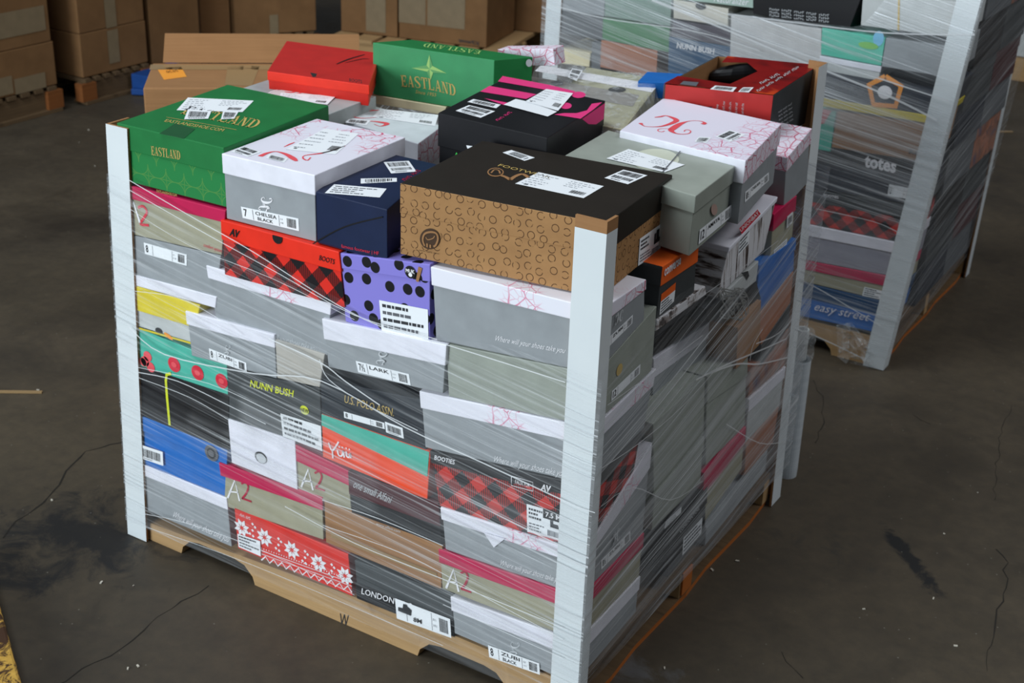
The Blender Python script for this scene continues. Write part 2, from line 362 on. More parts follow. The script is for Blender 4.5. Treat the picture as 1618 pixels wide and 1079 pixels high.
def serif(root, surf, txt, q, m, warp=None, name='lettering'):
    P = [surf(p) for p in q]; P = [P[0], P[1], P[1]+P[2]-P[0], P[2]]; fn0 = mapquad(P); warp = warp or (lambda x, y: (x, y)); fn = lambda x, y: fn0(*warp(x, y)); g = G(); n = len(txt); nn = (P[1]-P[0]).cross(P[3]-P[0]).normalized()
    wh = (P[1]-P[0]).length/n
    for k, ch in enumerate(txt):
        X = lambda x: (k+.03+.92*x)/n
        for sh in SERIF.get(ch, []):
            pts = [(sh[0],sh[1]),(sh[2],sh[1]),(sh[2],sh[3]),(sh[0],sh[3])] if not isinstance(sh[0], tuple) else sh
            if isinstance(sh[0], tuple) and len(sh) == 4 and ch in 'N': pts = [(.66,0),(.87,0),(.36,1),(.13,1)]
            g.poly([fn(X(x), y) for x, y in pts], m)
        if ch == 'S': cc = catm([(.88,.72,.08),(.80,.94,.08),(.52,.97,.10),(.22,.90,.16),(.18,.72,.22),(.40,.56,.24),(.68,.42,.24),(.84,.26,.2),(.76,.08,.12),(.48,.03,.08),(.20,.07,.08),(.12,.30,.08)], 5)
        elif ch == 'D': cc = catm([(.3,.96,.08),(.62,.94,.12),(.86,.72,.2),(.90,.5,.22),(.86,.28,.2),(.62,.06,.12),(.3,.04,.08)], 5)
        else: cc = None
        if cc: ribbon(g, [fn(X(x), y) for x, y, _ in cc], [w_*wh for _, _, w_ in cc], m, nn)
    return g.build(name, root)
def jclogo(root, P3, m, name='logo'):
    """curly two-letter monogram in the frame BL,BR,TR,TL"""
    g = G(); fn = mapquad(P3); n = (P3[1]-P3[0]).cross(P3[3]-P3[0]).normalized(); h = (P3[3]-P3[0]).length
    strokes = [([(.02,.72,.02),(.08,.84,.10),(.2,.80,.06),(.32,.95,.16),(.36,.7,.17),(.30,.4,.16),(.24,.16,.10),(.12,.04,.05),(.03,.12,.06),(.07,.24,.09)]),
               ([(.93,.70,.09),(.99,.85,.06),(.88,.97,.06),(.72,.86,.12),(.62,.55,.2),(.62,.26,.2),(.72,.06,.12),(.86,.06,.06),(.93,.2,.04),(.86,.3,.05)]),
               ([(.36,.66,.05),(.46,.5,.05),(.54,.42,.05),(.48,.3,.05),(.42,.38,.05),(.47,.46,.04)])]
    for st in strokes:
        c = catm(st, 5); ribbon(g, [fn(a, b) for a, b, _ in c], [q*h*1.0 for _, _, q in c], m, n)
    return g.build(name, root)
def disc(g, c, ux, uy, m, n=20, arc=None):
    pts = [c+ux*math.cos(a)+uy*math.sin(a) for a in [2*math.pi*i/n for i in range(n)]]; g.poly(pts, m)

def slab(Fq, R_t, R_b, t0, t1, gr):
    """corner rings between height fractions; Fq = front TL,TR,BR,BL"""
    TL, TR, BR, BL = Fq; BTR, BBR = R_t, R_b; BTL = TL+(BTR-TR); BBL = BL+(BBR-BR)
    L = lambda a, b, t: a+(b-a)*t
    F = [L(BL,TL,t0), L(BR,TR,t0), L(BR,TR,t1), L(BL,TL,t1)]; B = [L(BBL,BTL,t0), L(BBR,BTR,t0), L(BBR,BTR,t1), L(BBL,BTL,t1)]
    if gr:
        u = (TR-TL).normalized()*gr; d = (BTR-TR).normalized()*gr
        F = [F[0]-u-d, F[1]+u-d, F[2]+u-d, F[3]-u-d]; B = [B[0]-u+d, B[1]+u+d, B[2]+u+d, B[3]-u+d]
    return F, B
def shoebox(label, Fq, Rt=None, Rb=None, depth=.27, body=gray, lid=None, lf=.25, flip=False, front=None, right=None, lright=None, ltop=None, lfront=None, grow=.0025,
            ddir=V((0,1,0)), group=None, name='shoebox', cat='shoebox', bev=.0015):
    if Rt is None: Rt = Fq[1]+ddir*depth; Rb = Fq[2]+ddir*depth
    bl = Fq[3]; ctr = (Fq[3]+Rb)/2
    root = thing(name, ctr, label, cat, group)
    if lid:
        a, b = (0, 1-lf+.02) if not flip else (lf-.02, 1)
        g = G(); F, B = slab(Fq, Rt, Rb, a, b, 0); g.hexa(F, B, body if front is None else front, mr=right or body, ml=body, mt=body, mb=body, mback=body); g.build('body', root, bev)
        a, b = (1-lf, 1) if not flip else (0, lf)
        g = G(); F, B = slab(Fq, Rt, Rb, a, b, grow); g.hexa(F, B, lfront or lid, mt=ltop or lid, mr=lright or lid, ml=lid, mb=lid, mback=lid); g.build('lid', root, bev*1.2)
    else:
        g = G(); F, B = slab(Fq, Rt, Rb, 0, 1, 0); g.hexa(F, B, front or body, mr=right or body, mt=ltop or body, ml=body, mb=body, mback=body); g.build('body', root, bev)
    return root
def FB(label, q, y=0.0, xr=None, **k):       # box in the front wall; q photo points TL,TR,BR,BL; xr = right edge forced to this x
    P = [hit(a, b, 1, y) for a, b in q]
    if xr is not None:
        for i, j in ((1, 0), (2, 3)):
            t = (xr-P[j].x)/(P[i].x-P[j].x); P[i] = P[j]+(P[i]-P[j])*t
    if y < 1:
        for i in (2, 3): P[i].z = max(P[i].z, zf(P[i].x)+.001)
        for i in (0, 3): P[i].x = max(P[i].x, XL(P[i].z)+.008)
    if y > 1:
        for i in (1, 2): P[i].x = min(P[i].x, XRF(P[i].z))
    return shoebox(label, P, **k)
_tl = hit(168,195,1,-.006); _bl = hit(203,843,1,-.006)
def XL(z): return _bl.x+(_tl.x-_bl.x)*z/_tl.z
def TP(q, z):
    P = [hit(a, b, 2, z) for a, b in q]
    for p in P: p.y = max(p.y, 0.0); p.x = max(p.x, XL(z)+.008) if z < 1.2 and p.y < .35 else p.x
    return P
def zf(x): return .047+.048*min(1, max(0, (x+1.2)/.75))
def RB(label, q, x=0.0, depth=.3, **k):      # box in the right-hand wall; q photo points near-top, far-top, far-bottom, near-bottom
    P = [hit(a, b, 0, x) for a, b in q]; d = V((depth, 0, 0))
    return shoebox(label, [P[0]-d, P[0], P[3], P[3]-d], P[1], P[2], **k)
def TB(label, q, z, h, back=None, **k):                 # box seen from above; q photo points FL,FR,BR,BL of its top at height z
    P = TP(q, z); dz = V((0, 0, -h))
    if back: P[2].y = min(P[2].y, back[0]); P[3].y = min(P[3].y, back[1])
    r = shoebox(label, [P[0], P[1], P[1]+dz, P[0]+dz], P[2], P[2]+dz, **k); return r
#@@SCENE

# ------------------------------------------------------------------ floor and surroundings
g = G(); g.poly([V((-9,-6,0)), V((7,-6,0)), V((7,12,0)), V((-9,12,0))], floor_m); floor = g.build('floor'); floor['kind'] = 'structure'
crack_m = flat('dark_crack_line', (40,37,33), .9)  # one even dark tone for the thin crack strips
def crack(pts, w_=.004, seed=1):
    R_ = random.Random(seed); P = [hit(a, b, 2, .0006) for a, b in pts]; fine = []
    for i in range(len(P)-1):
        n = max(2, int((P[i+1]-P[i]).length/.03))
        for k in range(n): q = P[i].lerp(P[i+1], k/n); fine.append(q+V((R_.uniform(-.007,.007), R_.uniform(-.007,.007), 0)))
    fine.append(P[-1]); g = G(); ribbon(g, fine, [w_*R_.uniform(.1, .75) for _ in fine], crack_m, V((0,0,1))); o = g.build('crack', floor)
crack([(200,697),(135,712),(95,755),(82,785),(30,822),(5,850)], .007, 2)
crack([(60,1100),(130,1060),(210,1010),(250,972),(330,925)], .005, 3)
crack([(1288,600),(1300,635),(1302,660),(1288,700)], .004, 4)
crack([(1572,868),(1590,890),(1585,950),(1570,990),(1560,1060)], .005, 5)
crack([(1440,655),(1470,670)], .004, 6); crack([(1600,640),(1578,700),(1572,790)], .003, 7)
crack([(1270,1075),(1235,1030)], .003, 8)
R_ = random.Random(5)
scrap_m = flat('scrap_white', (196,190,176), .7)
for i, (a, b) in enumerate([(202,1056),(218,1052),(82,790),(211,925),(160,920),(1165,886),(1365,962),(1475,945),(1545,778),(1492,843),(1510,1020),(60,616),(140,205),(125,225),(1590,207),(1125,900),(150,262),(1050,1055)]):
    p = hit(a, b, 2, .002); g = G(); L_ = R_.uniform(.002, .006)
    g.box(p, (L_*1.6, L_*.7, .0025), scrap_m, rot=R_.uniform(0, 3))
    tag(g.build('paper_scrap'), 'tiny pale scrap of litter lying on the dark concrete floor', 'scrap', 'litter scraps on the floor')
for (a, b, l, an) in ((1585,208,.10,.2),(22,619,.16,.1)):
    p = hit(a, b, 2, .003); g = G(); g.box(p, (l, .012, .004), ink_tape, rot=an+.5)
    tag(g.build('wood_splinter'), 'thin pale wood splinter on the floor at the far '+('right' if a > 800 else 'left'), 'splinter')
g = G(); g.poly([V((-9,12,0)), V((7,12,0)), V((7,12,7)), V((-9,12,7))], m_dkraft('dim_painted_block', (60,60,58), (72,72,70))); o = g.build('wall_back'); o['kind'] = 'structure'

# yellow chipped steel kerb at the bottom left
def m_yellow():
    s = N('chipped_yellow_paint', .5); n = s.noise(s.uv(), 14, 7, .7, .8); k = s.noise(s.uv(), 60, 4)
    s.base(s.mix(s.step(n, .50, .56), s.mix(k, rgb((178,136,56)), rgb((214,172,84))), rgb((70,48,34)))); s.bump(n, .6, .003); return s.m
a = hit(-3, 945, 2, .05); b = hit(36, 1085, 2, .05); d = (b-a).normalized(); nrm = V((-d.y, d.x, 0)); 
if nrm.x > 0: nrm = -nrm
g = G(); a2 = a-d*.25; b2 = b+d*.3; wd = nrm*.2; dn = V((0,0,-.05))
g.hexa([a2+dn, b2+dn, b2, a2], [a2+dn+wd, b2+dn+wd, b2+wd, a2+wd], m_yellow())
tag(g.build('steel_floor_plate', None, .006), 'yellow painted steel plate with chipped rusty edge at the bottom left corner', 'floor plate')

# ------------------------------------------------------------------ pallets
def pallet(label, x0, x1, y0, y1, zf, pw=wood, pd=wood_dark, seed=1, mark=False, notch=True, ztop_edge=None, po=wood_or):
    R_ = random.Random(seed); root = thing('wooden_pallet', V(((x0+x1)/2, (y0+y1)/2, 0)), label, 'pallet')
    Ln = x1-x0; zs = lambda x: zf(x)-.018
    for k, yy in enumerate((y0, (y0+y1)/2-.018, y1-.037)):
        g = G(); zb = .014 if k else .0005; nz = .05; zt_ = zs if k else (lambda x: zf(x)-.0015)
        xs = []
        def add(x, z): xs.append((x, z))
        add(x0, zb); add(x0+Ln*.125-.0, zb)
        for c0 in (.125, .6875):
            A = x0+Ln*c0; Bx = A+Ln*.1875
            if c0 > .5: add(A, zb)
            add(A+.006, zb+.02); add(A+.03, nz-.006); add(A+.06, nz); add(Bx-.06, nz); add(Bx-.03, nz-.006); add(Bx-.006, zb+.02); add(Bx, zb)
        add(x1, zb)
        n_ = len(xs); yb = yy+.036
        for i in range(n_-1):
            (xa, za), (xb, zb2) = xs[i], xs[i+1]
            if xb-xa < 1e-6: continue
            if k == 0 or True:
                g.hexa([V((xa,yy,za)), V((xb,yy,zb2)), V((xb,yy,zt_(xb))), V((xa,yy,zt_(xa)))], [V((xa,yb,za)), V((xb,yb,zb2)), V((xb,yb,zt_(xb))), V((xa,yb,zt_(xa)))], pw)
        g.build('stringer', root)
    nb = 8; bw = .11 if Ln > 1.1 else .1
    for i in range(nb):
        xx = x0+(Ln-bw)*i/(nb-1); za, zb = zs(xx)+.0005, zs(xx+bw)+.0005
        g = G(); g.hexa([V((xx,y0+.0365,za)), V((xx+bw,y0+.0365,zb)), V((xx+bw,y0+.0365,zb+.0165)), V((xx,y0+.0365,za+.0165))], [V((xx,y1+.004,za)), V((xx+bw,y1+.004,zb)), V((xx+bw,y1+.004,zb+.0165)), V((xx,y1+.004,za+.0165))], pw if i < nb-1 else pd)
        g.build('deck_board', root, .0015)
    for i, xx in enumerate((x0, x0+Ln*.40, x1-bw)):
        g = G(); P = []
        n = 9
        edge = [x1+.004*math.sin(j*2.1) for j in range(n)] if i == 2 else [xx+bw]*n
        for j in range(n-1):
            ya = y0+.0365+(y1-y0-.0365)*j/(n-1); yb = y0+.0365+(y1-y0-.0365)*(j+1)/(n-1)
            g.hexa([V((xx,ya,.0)), V((edge[j],ya,.0)), V((edge[j],ya,.0135)), V((xx,ya,.0135))], [V((xx,yb,.0)), V((edge[j+1],yb,.0)), V((edge[j+1],yb,.0135)), V((xx,yb,.0135))], pd, mr=po if i == 2 else pd)
        g.build('bottom_board', root)
    return root
pal = pallet('light pine pallet under the near stack of shoeboxes, stamped W', -1.225, -.004, .006, 1.03, zf, seed=3)
lettering(pal, SF(.006, .001), 'W', [(536,988),(550,991),(537,969)], ink_dkgray, 0, 0)
# orange painted end of the middle stringer
g = G(); g.box(V((-.001, .53, .05)), (.004, .05, .06), wood_or); g.build('painted_stringer_end', pal)

# ------------------------------------------------------------------ corner posts (laminated edge board, L section)
def post(label, cx, cy, sx, sy, z0, z1, tx=0, ty=0, fl=.066, th=.006, fl2=None, groups='white cardboard corner posts', kraft_top=.0, top_notch=False):
    """outer corner at cx,cy; flanges run towards sx (along x) and sy (along y); leaning to cx+tx, cy+ty at the top"""
    root = thing('corner_post', V((cx, cy, z0)), label, 'corner post', groups)
    fl2 = fl2 or fl
    def ring(z):
        t = (z-z0)/(z1-z0); ox, oy = cx+tx*t, cy+ty*t
        return [V((ox,oy,z)), V((ox+sx*fl,oy,z)), V((ox+sx*fl,oy+sy*th,z)), V((ox+sx*th,oy+sy*th,z)), V((ox+sx*th,oy+sy*fl2,z)), V((ox,oy+sy*fl2,z))]
    def part(za, zb, mo, mi_, nm):
        g = G(); A = ring(za); B = ring(zb)
        for i in range(6):
            j = (i+1) % 6; outer = i in (0, 5); quad = [A[i], A[j], B[j], B[i]]
            if sx*sy < 0: quad = quad[::-1]
            g.poly(quad, mo if outer else mi_)
        # caps
        for R3, up in ((A, 0), (B, 1)):
            g.poly([R3[0], R3[1], R3[2], R3[3]] if (up != (sx*sy < 0)) else [R3[3], R3[2], R3[1], R3[0]], kraft); g.poly([R3[0], R3[3], R3[4], R3[5]] if (up != (sx*sy < 0)) else [R3[5], R3[4], R3[3], R3[0]], kraft)
        return g.build(nm, root)
    part(z0, z1-kraft_top, post_w, kraft, 'angle_board')
    if kraft_top:
        root2 = part(z1-kraft_top+.0002, z1, kraft, kraft, 'bare_kraft_top')
    return root
tl = hit(168,195,1,-.006); bl_ = hit(203,843,1,-.006)
post('white corner post at the left end of the near stack', bl_.x, -.008, 1, 1, .002, tl.z, tx=tl.x-bl_.x, fl=.062)
post('white corner post at the near corner of the stack, torn kraft top', .013, -.010, -1, 1, .002, 1.082, tx=-.006, fl=.062, fl2=.040, kraft_top=.022)
pR = hit(1308,99,2,1.118)
post('white corner post at the right-hand far corner of the near stack', .012, 1.082, -1, -1, .002, 1.118, tx=pR.x-.012, ty=pR.y-1.082, fl=.045, fl2=.060)

# ------------------------------------------------------------------ near stack: boxes of the front wall
PREV = []
def CB(label, q, far, y=0.0, **k):
    P = [hit(a, b, 1, y) for a, b in q]
    for i, j in ((1, 0), (2, 3)):
        t = (0-P[j].x)/(P[i].x-P[j].x); P[i] = P[j]+(P[i]-P[j])*t
    Rt, Rb = hit(far[0][0], far[0][1], 0, 0), hit(far[1][0], far[1][1], 0, 0); Rt.y = min(Rt.y, .262); Rb.y = min(Rb.y, .262)
    if PREV: P[1].z = min(P[1].z, PREV[0]-.001); P[0].z = min(P[0].z, PREV[2]-.001) ; Rt.z = P[1].z+(PREV[1]-PREV[0])*Rt.y/PREV[3]
    else:
        for v_ in (P[0], P[1], Rt): v_.z = min(v_.z, .9165)
    for v_ in (P[2], P[3], Rb): v_.z = max(v_.z, .1045)
    PREV[:] = [P[2].z, Rb.z, P[3].z, Rb.y]
    return shoebox(label, P, Rt=Rt, Rb=Rb, **k)
YF = .010   # boxes sit just behind the inner faces of the posts
def W(root, q, m=ink_white, t='Where will your shoes take you'): return lettering(root, SF(0, .001), t, q, m, -.004, .35)
zb_ = .004
# left column, top to bottom
b = FB('upside down grey shoebox with label, third from the top in the left column', [(172,362),(349,404),(340,486),(178,440)], body=gray, lid=white, lf=.22, flip=True, depth=.3)
sticker(b, SF(), [(227,383),(295,402),(295,420),(229,401)], 'size', '8| ||')
b = FB('yellow and white shoebox with a thumb hole, under the upside-down grey box at the left', [(178,440),(316,481),(303,541),(184,505)], body=ltgray, lid=yellow, lf=.60, depth=.27)
g = G(); c = hit(251,523,1,-.001); disc(g, c, V((.011,0,0)), V((0,0,.008)), ink_black); c = hit(266,531,1,-.0012); disc(g, c, V((.013,0,-.004)), V((0,0,.005)), ink_orange)
g.poly([hit(x, y_, 1, -.001) for x, y_ in ((184,507),(303,541),(303,544),(184,510))][::-1], yellow); g.build('thumb_hole', b)
b = FB('teal shoebox with coral round logos, under the yellow box at the left', [(184,506),(358,574),(361,624),(188,567)], body=teal, depth=.27)
g = G()
for (x, y_, r_) in ((275,576,9),(312,589,9),(350,602,9),(233,563,6),(229,571,6),(238,580,6),(226,572,5)):
    c = hit(x, y_, 1, -.0012); rr = (hit(x+r_, y_, 1, -.0012)-c).length; disc(g, c, V((rr,0,0)), V((0,0,rr)), ink_pinkred if r_ < 8 else ink_red)
    if r_ > 8:
        c2 = c+V((0,-.0006,0)); disc(g, c2, V((rr*.45,0,0)), V((0,0,rr*.35)), ink_pinkred); g.build('round_logo', b); g = G()
g.build('clover_print', b)
b = FB('black shoebox closed with a yellow elastic, under the teal box at the left', [(188,567),(361,625),(361,712),(194,645)], body=black, depth=.28)
g = G(); ribbon(g, [hit(x, y_, 1, -.002) for x, y_ in ((270,590),(263,592),(262,602),(264,630),(268,672))], .007, ink_lime, V((0,-1,0))); g.build('elastic_band', b)
b = FB('blue shoebox with a barcode and round grey seal near the left post', [(194,645),(359,711),(356,784),(200,722)], body=blue, depth=.28, lid=blue, lf=.3)
sticker(b, SF(0,.006), [(221,702),(257,714),(258,736),(222,724)], 'bar')
g = G(); c = hit(334,716,1,-.0045); disc(g, c, V((.02,0,0)), V((0,0,.02)), ink_dim, 24); disc(g, c+V((0,-.0006,0)), V((.013,0,0)), V((0,0,.013)), ink_dkgray, 24); disc(g, c+V((0,-.0012,0)), V((.009,0,0)), V((0,0,.009)), ink_dim, 20); g.build('round_seal', b)
b = FB('grey shoebox with pale lid on the pallet beside the left post', [(200,722),(358,786),(366,864),(205,795)], body=gray, lid=white, lf=.24, depth=.3)
W(b, [(272,820),(360,860),(276,808)])
b = FB('khaki shoebox with magenta lid tucked under the green box with tape at the left', [(170,283),(356,332),(350,403),(176,362)], body=khaki, lid=magenta, lf=.27, depth=.3)
g = G(); n_ = V((0,-1,0))
ribbon(g, [hit(*p, 1, -.0012) for p in ((201,340),(211,320),(221,352))], .006, ink_white, n_); ribbon(g, [hit(*p, 1, -.0012) for p in catm([(218,328),(226,326),(232,335),(226,346),(222,354),(235,356)], 4)], .006, ink_red, n_); g.build('lettering', b)
lettering(b, SF(), 'comfort system', [(321,391),(350,401),(322,384)], ink_red)
# second column
b = FB('grey shoebox with faint blossom lid under the red plaid boots box', [(328,419),(523,476),(517,562),(341,503)], body=gray, lid=floral_faint, lf=.24, depth=.25)
W(b, [(408,534),(500,560),(410,520)], ink_ltgray)
b = FB('grey shoebox with white lid left of the pale crumpled box, size label at its foot', [(295,491),(433,528),(437,598),(303,562)], body=gray, lid=white, lf=.30, depth=.22, y=-.004)
sticker(b, SF(-.004), [(330,550),(389,573),(390,588),(332,567)], 'size', '8|ZUBI|')
jclogo(b, [hit(*p, 1, -.008) for p in ((353,561),(357,544),(364,546),(360,563))], ink_ltgray)
b = FB('pale beige crumpled shoebox beside the dark grey box with lime lettering', [(435,536),(513,560),(505,612),(438,597)], body=card('pale_beige_board', (176,172,164)), depth=.2, y=-.004)
b = FB('dark grey shoebox with lime lettering and a yellow spot', [(362,582),(505,613),(509,712),(362,664)], body=char, lid=char, lf=.5, depth=.26)
lettering(b, SF(0,.0036), 'NUNN BUSH', [(395,611),(463,628),(396,600)], ink_lime, .02, 0, spacing=1.0)
g = G(); c = hit(481,648,1,-.0042); disc(g, c, V((.0115,0,0)), V((0,0,.0105)), ink_lime); gtext(g, mapquad([hit(*p, 1, -.0050) for p in ((475,650),(487,653),(487,647),(475,644))]), 'NEW', ink_black); g.build('spot_logo', b)
sticker(b, SF(-.004), [(443,653),(507,673),(509,713),(447,689)], 'grid')
b = FB('white shoebox with a round thumb hole standing on the khaki boxes', [(360,662),(466,697),(470,774),(366,731)], body=white, depth=.22, y=-.004)
g = G(); c = hit(412,723,1,-.0055); disc(g, c, V((.017,0,0)), V((0,0,.014)), ink_black, 24); disc(g, c+V((.0015,-.0006,-.001)), V((.014,0,0)), V((0,0,.0115)), ink_ltgray, 24); g.build('thumb_hole', b)
b = FB('khaki shoebox with magenta lid under the white box with a thumb hole', [(348,730),(509,785),(511,853),(357,800)], body=khaki, lid=magenta, lf=.30, depth=.25)
def A2(b, px, py, s_=1.0, m2=ink_crimson, y=0):
    g = G(); n_ = V((0,-1,0)); f = lambda P: [hit(px+a*s_, py+c_*s_, 1, y-.0012) for a, c_ in P]
    ribbon(g, f([(-19,16),(-6,-17),(3,22)]), .006*s_, ink_white, n_); ribbon(g, f([(-17,4),(0,6)]), .004*s_, ink_white, n_)
    ribbon(g, f(catm([(6,-10),(14,-13),(19,-4),(15,8),(8,17),(11,18),(25,23)], 4)), .0055*s_, m2, n_); g.build('lettering', b)
A2(b, 376, 773, .85)
b = FB('red and white snowflake patterned shoebox on the pallet', [(370,801),(550,876),(557,943),(376,866)], body=red, depth=.27)
def snow(b):
    g = G(); n_ = V((0,-1,0)); y = -.0012
    at = lambda x, yy: hit(x, yy, 1, y)
    for (cx, cy) in ((382,834),(418,849),(461,869),(503,890),(545,910)):
        c = at(cx, cy); rr = .024
        for k in range(8):
            a = math.pi/8+k*math.pi/4; d1 = V((math.cos(a), 0, math.sin(a))); s1 = V((-d1.z, 0, d1.x))
            g.poly([c+d1*.004, c+d1*rr*.55-s1*.0055, c+d1*rr, c+d1*rr*.55+s1*.0055], ink_white)
    for (cx, cy) in ((399,838),(440,861),(482,881),(524,902)):
        for dx, dy in ((0,-10),(4,-5),(0,0),(-4,5),(1,9)): c = at(cx+dx, cy+dy); g.poly([c+V((-.004,0,0)), c+V((0,0,-.004)), c+V((.004,0,0)), c+V((0,0,.004))], ink_white)
    P0, P1 = (413,870), (556,921)
    L_ = lambda t, d: at(P0[0]+(P1[0]-P0[0])*t, P0[1]+(P1[1]-P0[1])*t+d)
    ribbon(g, [L_(0,0), L_(1,0)], .0016, ink_white, n_); ribbon(g, [L_(0,5), L_(1,5)], .0014, ink_white, n_)
    for k in range(36): c = L_(k/36, -3); g.poly([c+V((-.0012,0,0)), c+V((.0012,0,0)), c+V((.0012,0,.003)), c+V((-.0012,0,.003))], ink_white)
    zz = [L_(k/22, 7 if k % 2 else 15) for k in range(23)]; ribbon(g, zz, .0035, ink_white, n_)
    g.build('snowflake_print', b)
snow(b)
faux(b, SF(), [(379,815),(397,822),(380,811)], ink_white, 2)
sticker(b, SF(0,.004), [(375,843),(411,855),(412,879),(377,864)], 'grid')
# third column
b = FB('red boots shoebox with black and red plaid sides and a thumb hole', [(351,347),(535,397),(545,486),(355,434)], body=plaid, lid=avred, lf=.36, depth=.24, y=-.006)
lettering(b, SF(-.006,.004), 'AV', [(362,372),(378,377),(363,360)], ink_black, .04, .2)
lettering(b, SF(-.006,.004), 'BOOTS', [(504,411),(528,418),(505,403)], ink_black, .01)
g = G(); n = 14; c = hit(438,376,1,-.0105); P = [c+V((.0125*math.cos(a), 0, .0125*math.sin(a))) for a in [math.pi*(1+k/n) for k in range(n+1)]]; P = [P[0]+V((0,0,.004))]+P+[P[-1]+V((0,0,.004))]
g.poly(P, ink_black); g.build('thumb_hole', b)
b = FB('lavender shoebox with black polka dots and a big white label', [(536,399),(679,417),(679,541),(546,508)], body=dots, lid=dots, lf=.22, depth=.24, y=-.002)
sticker(b, SF(-.003), [(599,474),(676,489),(677,537),(603,523)], 'grid')
g = G(); c = hit(648,430,1,-.0066); disc(g, c, V((.0125,0,0)), V((0,0,.0125)), ink_black, 22); gtext(g, mapquad([hit(*p, 1, -.0072) for p in ((641,430),(655,433),(655,427),(641,424))]), 'MUK', ink_white, .02); disc(g, c+V((.001,-.0007,-.005)), V((.0045,0,0)), V((0,0,.004)), ink_white, 10); g.build('round_logo', b)
g = G(); g.poly([hit(*p, 1, -.0066) for p in ((657,444),(661,446),(667,424),(661,421))], kraft); g.build('torn_tape', b)
b = FB('grey shoebox with clean white lid and size label, below the polka dot box', [(511,503),(705,544),(700,622),(519,580)], body=gray, lid=white, lf=.42, depth=.3, y=-.006)
sticker(b, SF(-.006), [(562,570),(646,591),(649,609),(566,588)], 'size', '7½|LARK|')
jclogo(b, [hit(*p, 1, -.010) for p in ((593,574),(600,554),(612,557),(606,578))], ink_ltgray)
b = FB('navy shoebox with worn lettering between the grey box and the teal and orange one', [(505,598),(666,632),(673,713),(509,655)], body=card('blue_black_board', (32,38,46)), depth=.24)
lettering(b, SF(), 'U.S. POLO ASSN.', [(544,636),(622,658),(545,624)], ink_gold, .0, 0)
sticker(b, SF(), [(543,650),(607,668),(608,678),(544,660)], 'size', '8| |'); sticker(b, SF(), [(608,666),(636,676),(638,693),(610,683)], 'bar')
b = FB('teal and orange shoebox with a hand-lettered white name', [(508,654),(680,714),(675,790),(510,722)], body=orange, depth=.25, y=-.002)
g = G(); g.poly([hit(*p, 1, -.0035) for p in ((508,672),(675,753),(678,714),(508,654))], teal); g.build('diagonal_print', b)
g = G(); n_ = V((0,-1,0)); f = lambda P: [hit(x, y_, 1, -.0045) for x, y_ in P]
for st in ([(519,699),(525,712),(535,698)],[(525,712),(526,724)],[(533,711),(535,719),(540,720),(542,712)],[(542,712),(544,723)],[(547,713),(548,721),(552,722),(553,716),(554,724)]): ribbon(g, f(catm(st, 4)), .0038, ink_white, n_)
for x, y_ in ((536,706),(541,707),(547,708),(552,710)): disc(g, hit(x, y_, 1, -.0045), V((.002,0,0)), V((0,0,.002)), ink_white, 8)
g.build('lettering', b)
b = FB('small khaki shoebox with magenta lid between the white and the maroon box', [(465,700),(550,743),(555,808),(470,774)], body=khaki, lid=magenta, lf=.36, depth=.25, y=0)
A2(b, 492, 756, .85)
b = FB('maroon and black shoebox with faint script lettering', [(552,744),(692,793),(698,862),(555,810)], body=black, lid=maroon, lf=.55, depth=.25)
lettering(b, SF(0,.005), 'one small Alfani', [(558,770),(618,796),(560,758)], ink_ltgray, -.006, .35)
lettering(b, SF(0,.004), 'www.alfani.com', [(594,829),(632,842),(595,825)], ink_ltgray, -.004)
b = FB('plain kraft cardboard box between the snowflake box and the maroon box', [(512,787),(699,863),(697,931),(515,857)], body=kraft, depth=.26, name='cardboard_box', cat='cardboard box')
g = G(); g.poly([hit(*p, 1, -.0012) for p in ((522,840),(690,905),(691,914),(523,849))], ink_tape); g.build('sealing_tape', b)
b = FB('black shoebox with white serif lettering and boot photo label, on the pallet', [(560,885),(714,941),(717,1011),(566,947)], body=char, lid=black, lf=.42, flip=True, depth=.27)
lettering(b, SF(0,.004), 'LONDON FOG', [(571,938),(650,963),(572,929)], ink_white, .006)
sticker(b, SF(0,.0045), [(624,945),(711,978),(713,1008),(627,977)], 'size', ' | |')
g = G(); f = lambda P: [hit(x, y_, 1, -.006) for x, y_ in P]
g.poly(f([(629,965),(649,973),(650,964),(643,958),(643,956),(637,954),(636,961),(629,959)]), ink_dkgray); gtext(g, mapquad(f([(653,982),(666,986),(666,979),(653,975)])), '8M', ink_black, .01); g.build('boot_picture', b)
# near corner column: boxes that turn the corner
b = CB('grey shoebox with white blossom lid and script line, just under the brown box', [(683,421),(895,466),(895,581),(689,537)], ((1021,413),(1018,505)), body=gray, lid=floral_faint, lf=.25, lright=floral)
W(b, [(782,541),(892,561),(784,530)])
jclogo(b, [hit(*p, 0, .0045) for p in ((972,515),(984,505),(985,488),(973,497))], ink_ltgray)
sticker(b, SR(0), [(957,538),(1000,497),(999,511),(957,553)], 'size', '9|ZUBI|')
b = CB('sage shoebox without markings at the near corner, between two grey ones', [(705,543),(893,582),(893,665),(709,626)], ((1036,506),(1030,585)), body=sage)
sticker(b, SR(0), [(967,618),(1012,575),(1011,590),(966,634)], 'size', '12| |')
g = G(); c = hit(979,584,0,.0012); disc(g, c, V((0,.012,0)), V((0,0,.012)), ink_gold); g.build('round_logo', b)
b = CB('grey shoebox with wide white blossom lid in the middle of the near corner', [(665,617),(893,667),(892,757),(672,707)], ((1034,592),(1018,676)), body=gray, lid=floral_faint, lf=.30)
W(b, [(780,733),(892,757),(782,720)])
b = CB('booties box in large red and black plaid with black lid at the near corner', [(681,712),(892,757),(890,861),(694,799)], ((1012,686),(1002,742)), body=plaid_big, lid=black, lf=.22)
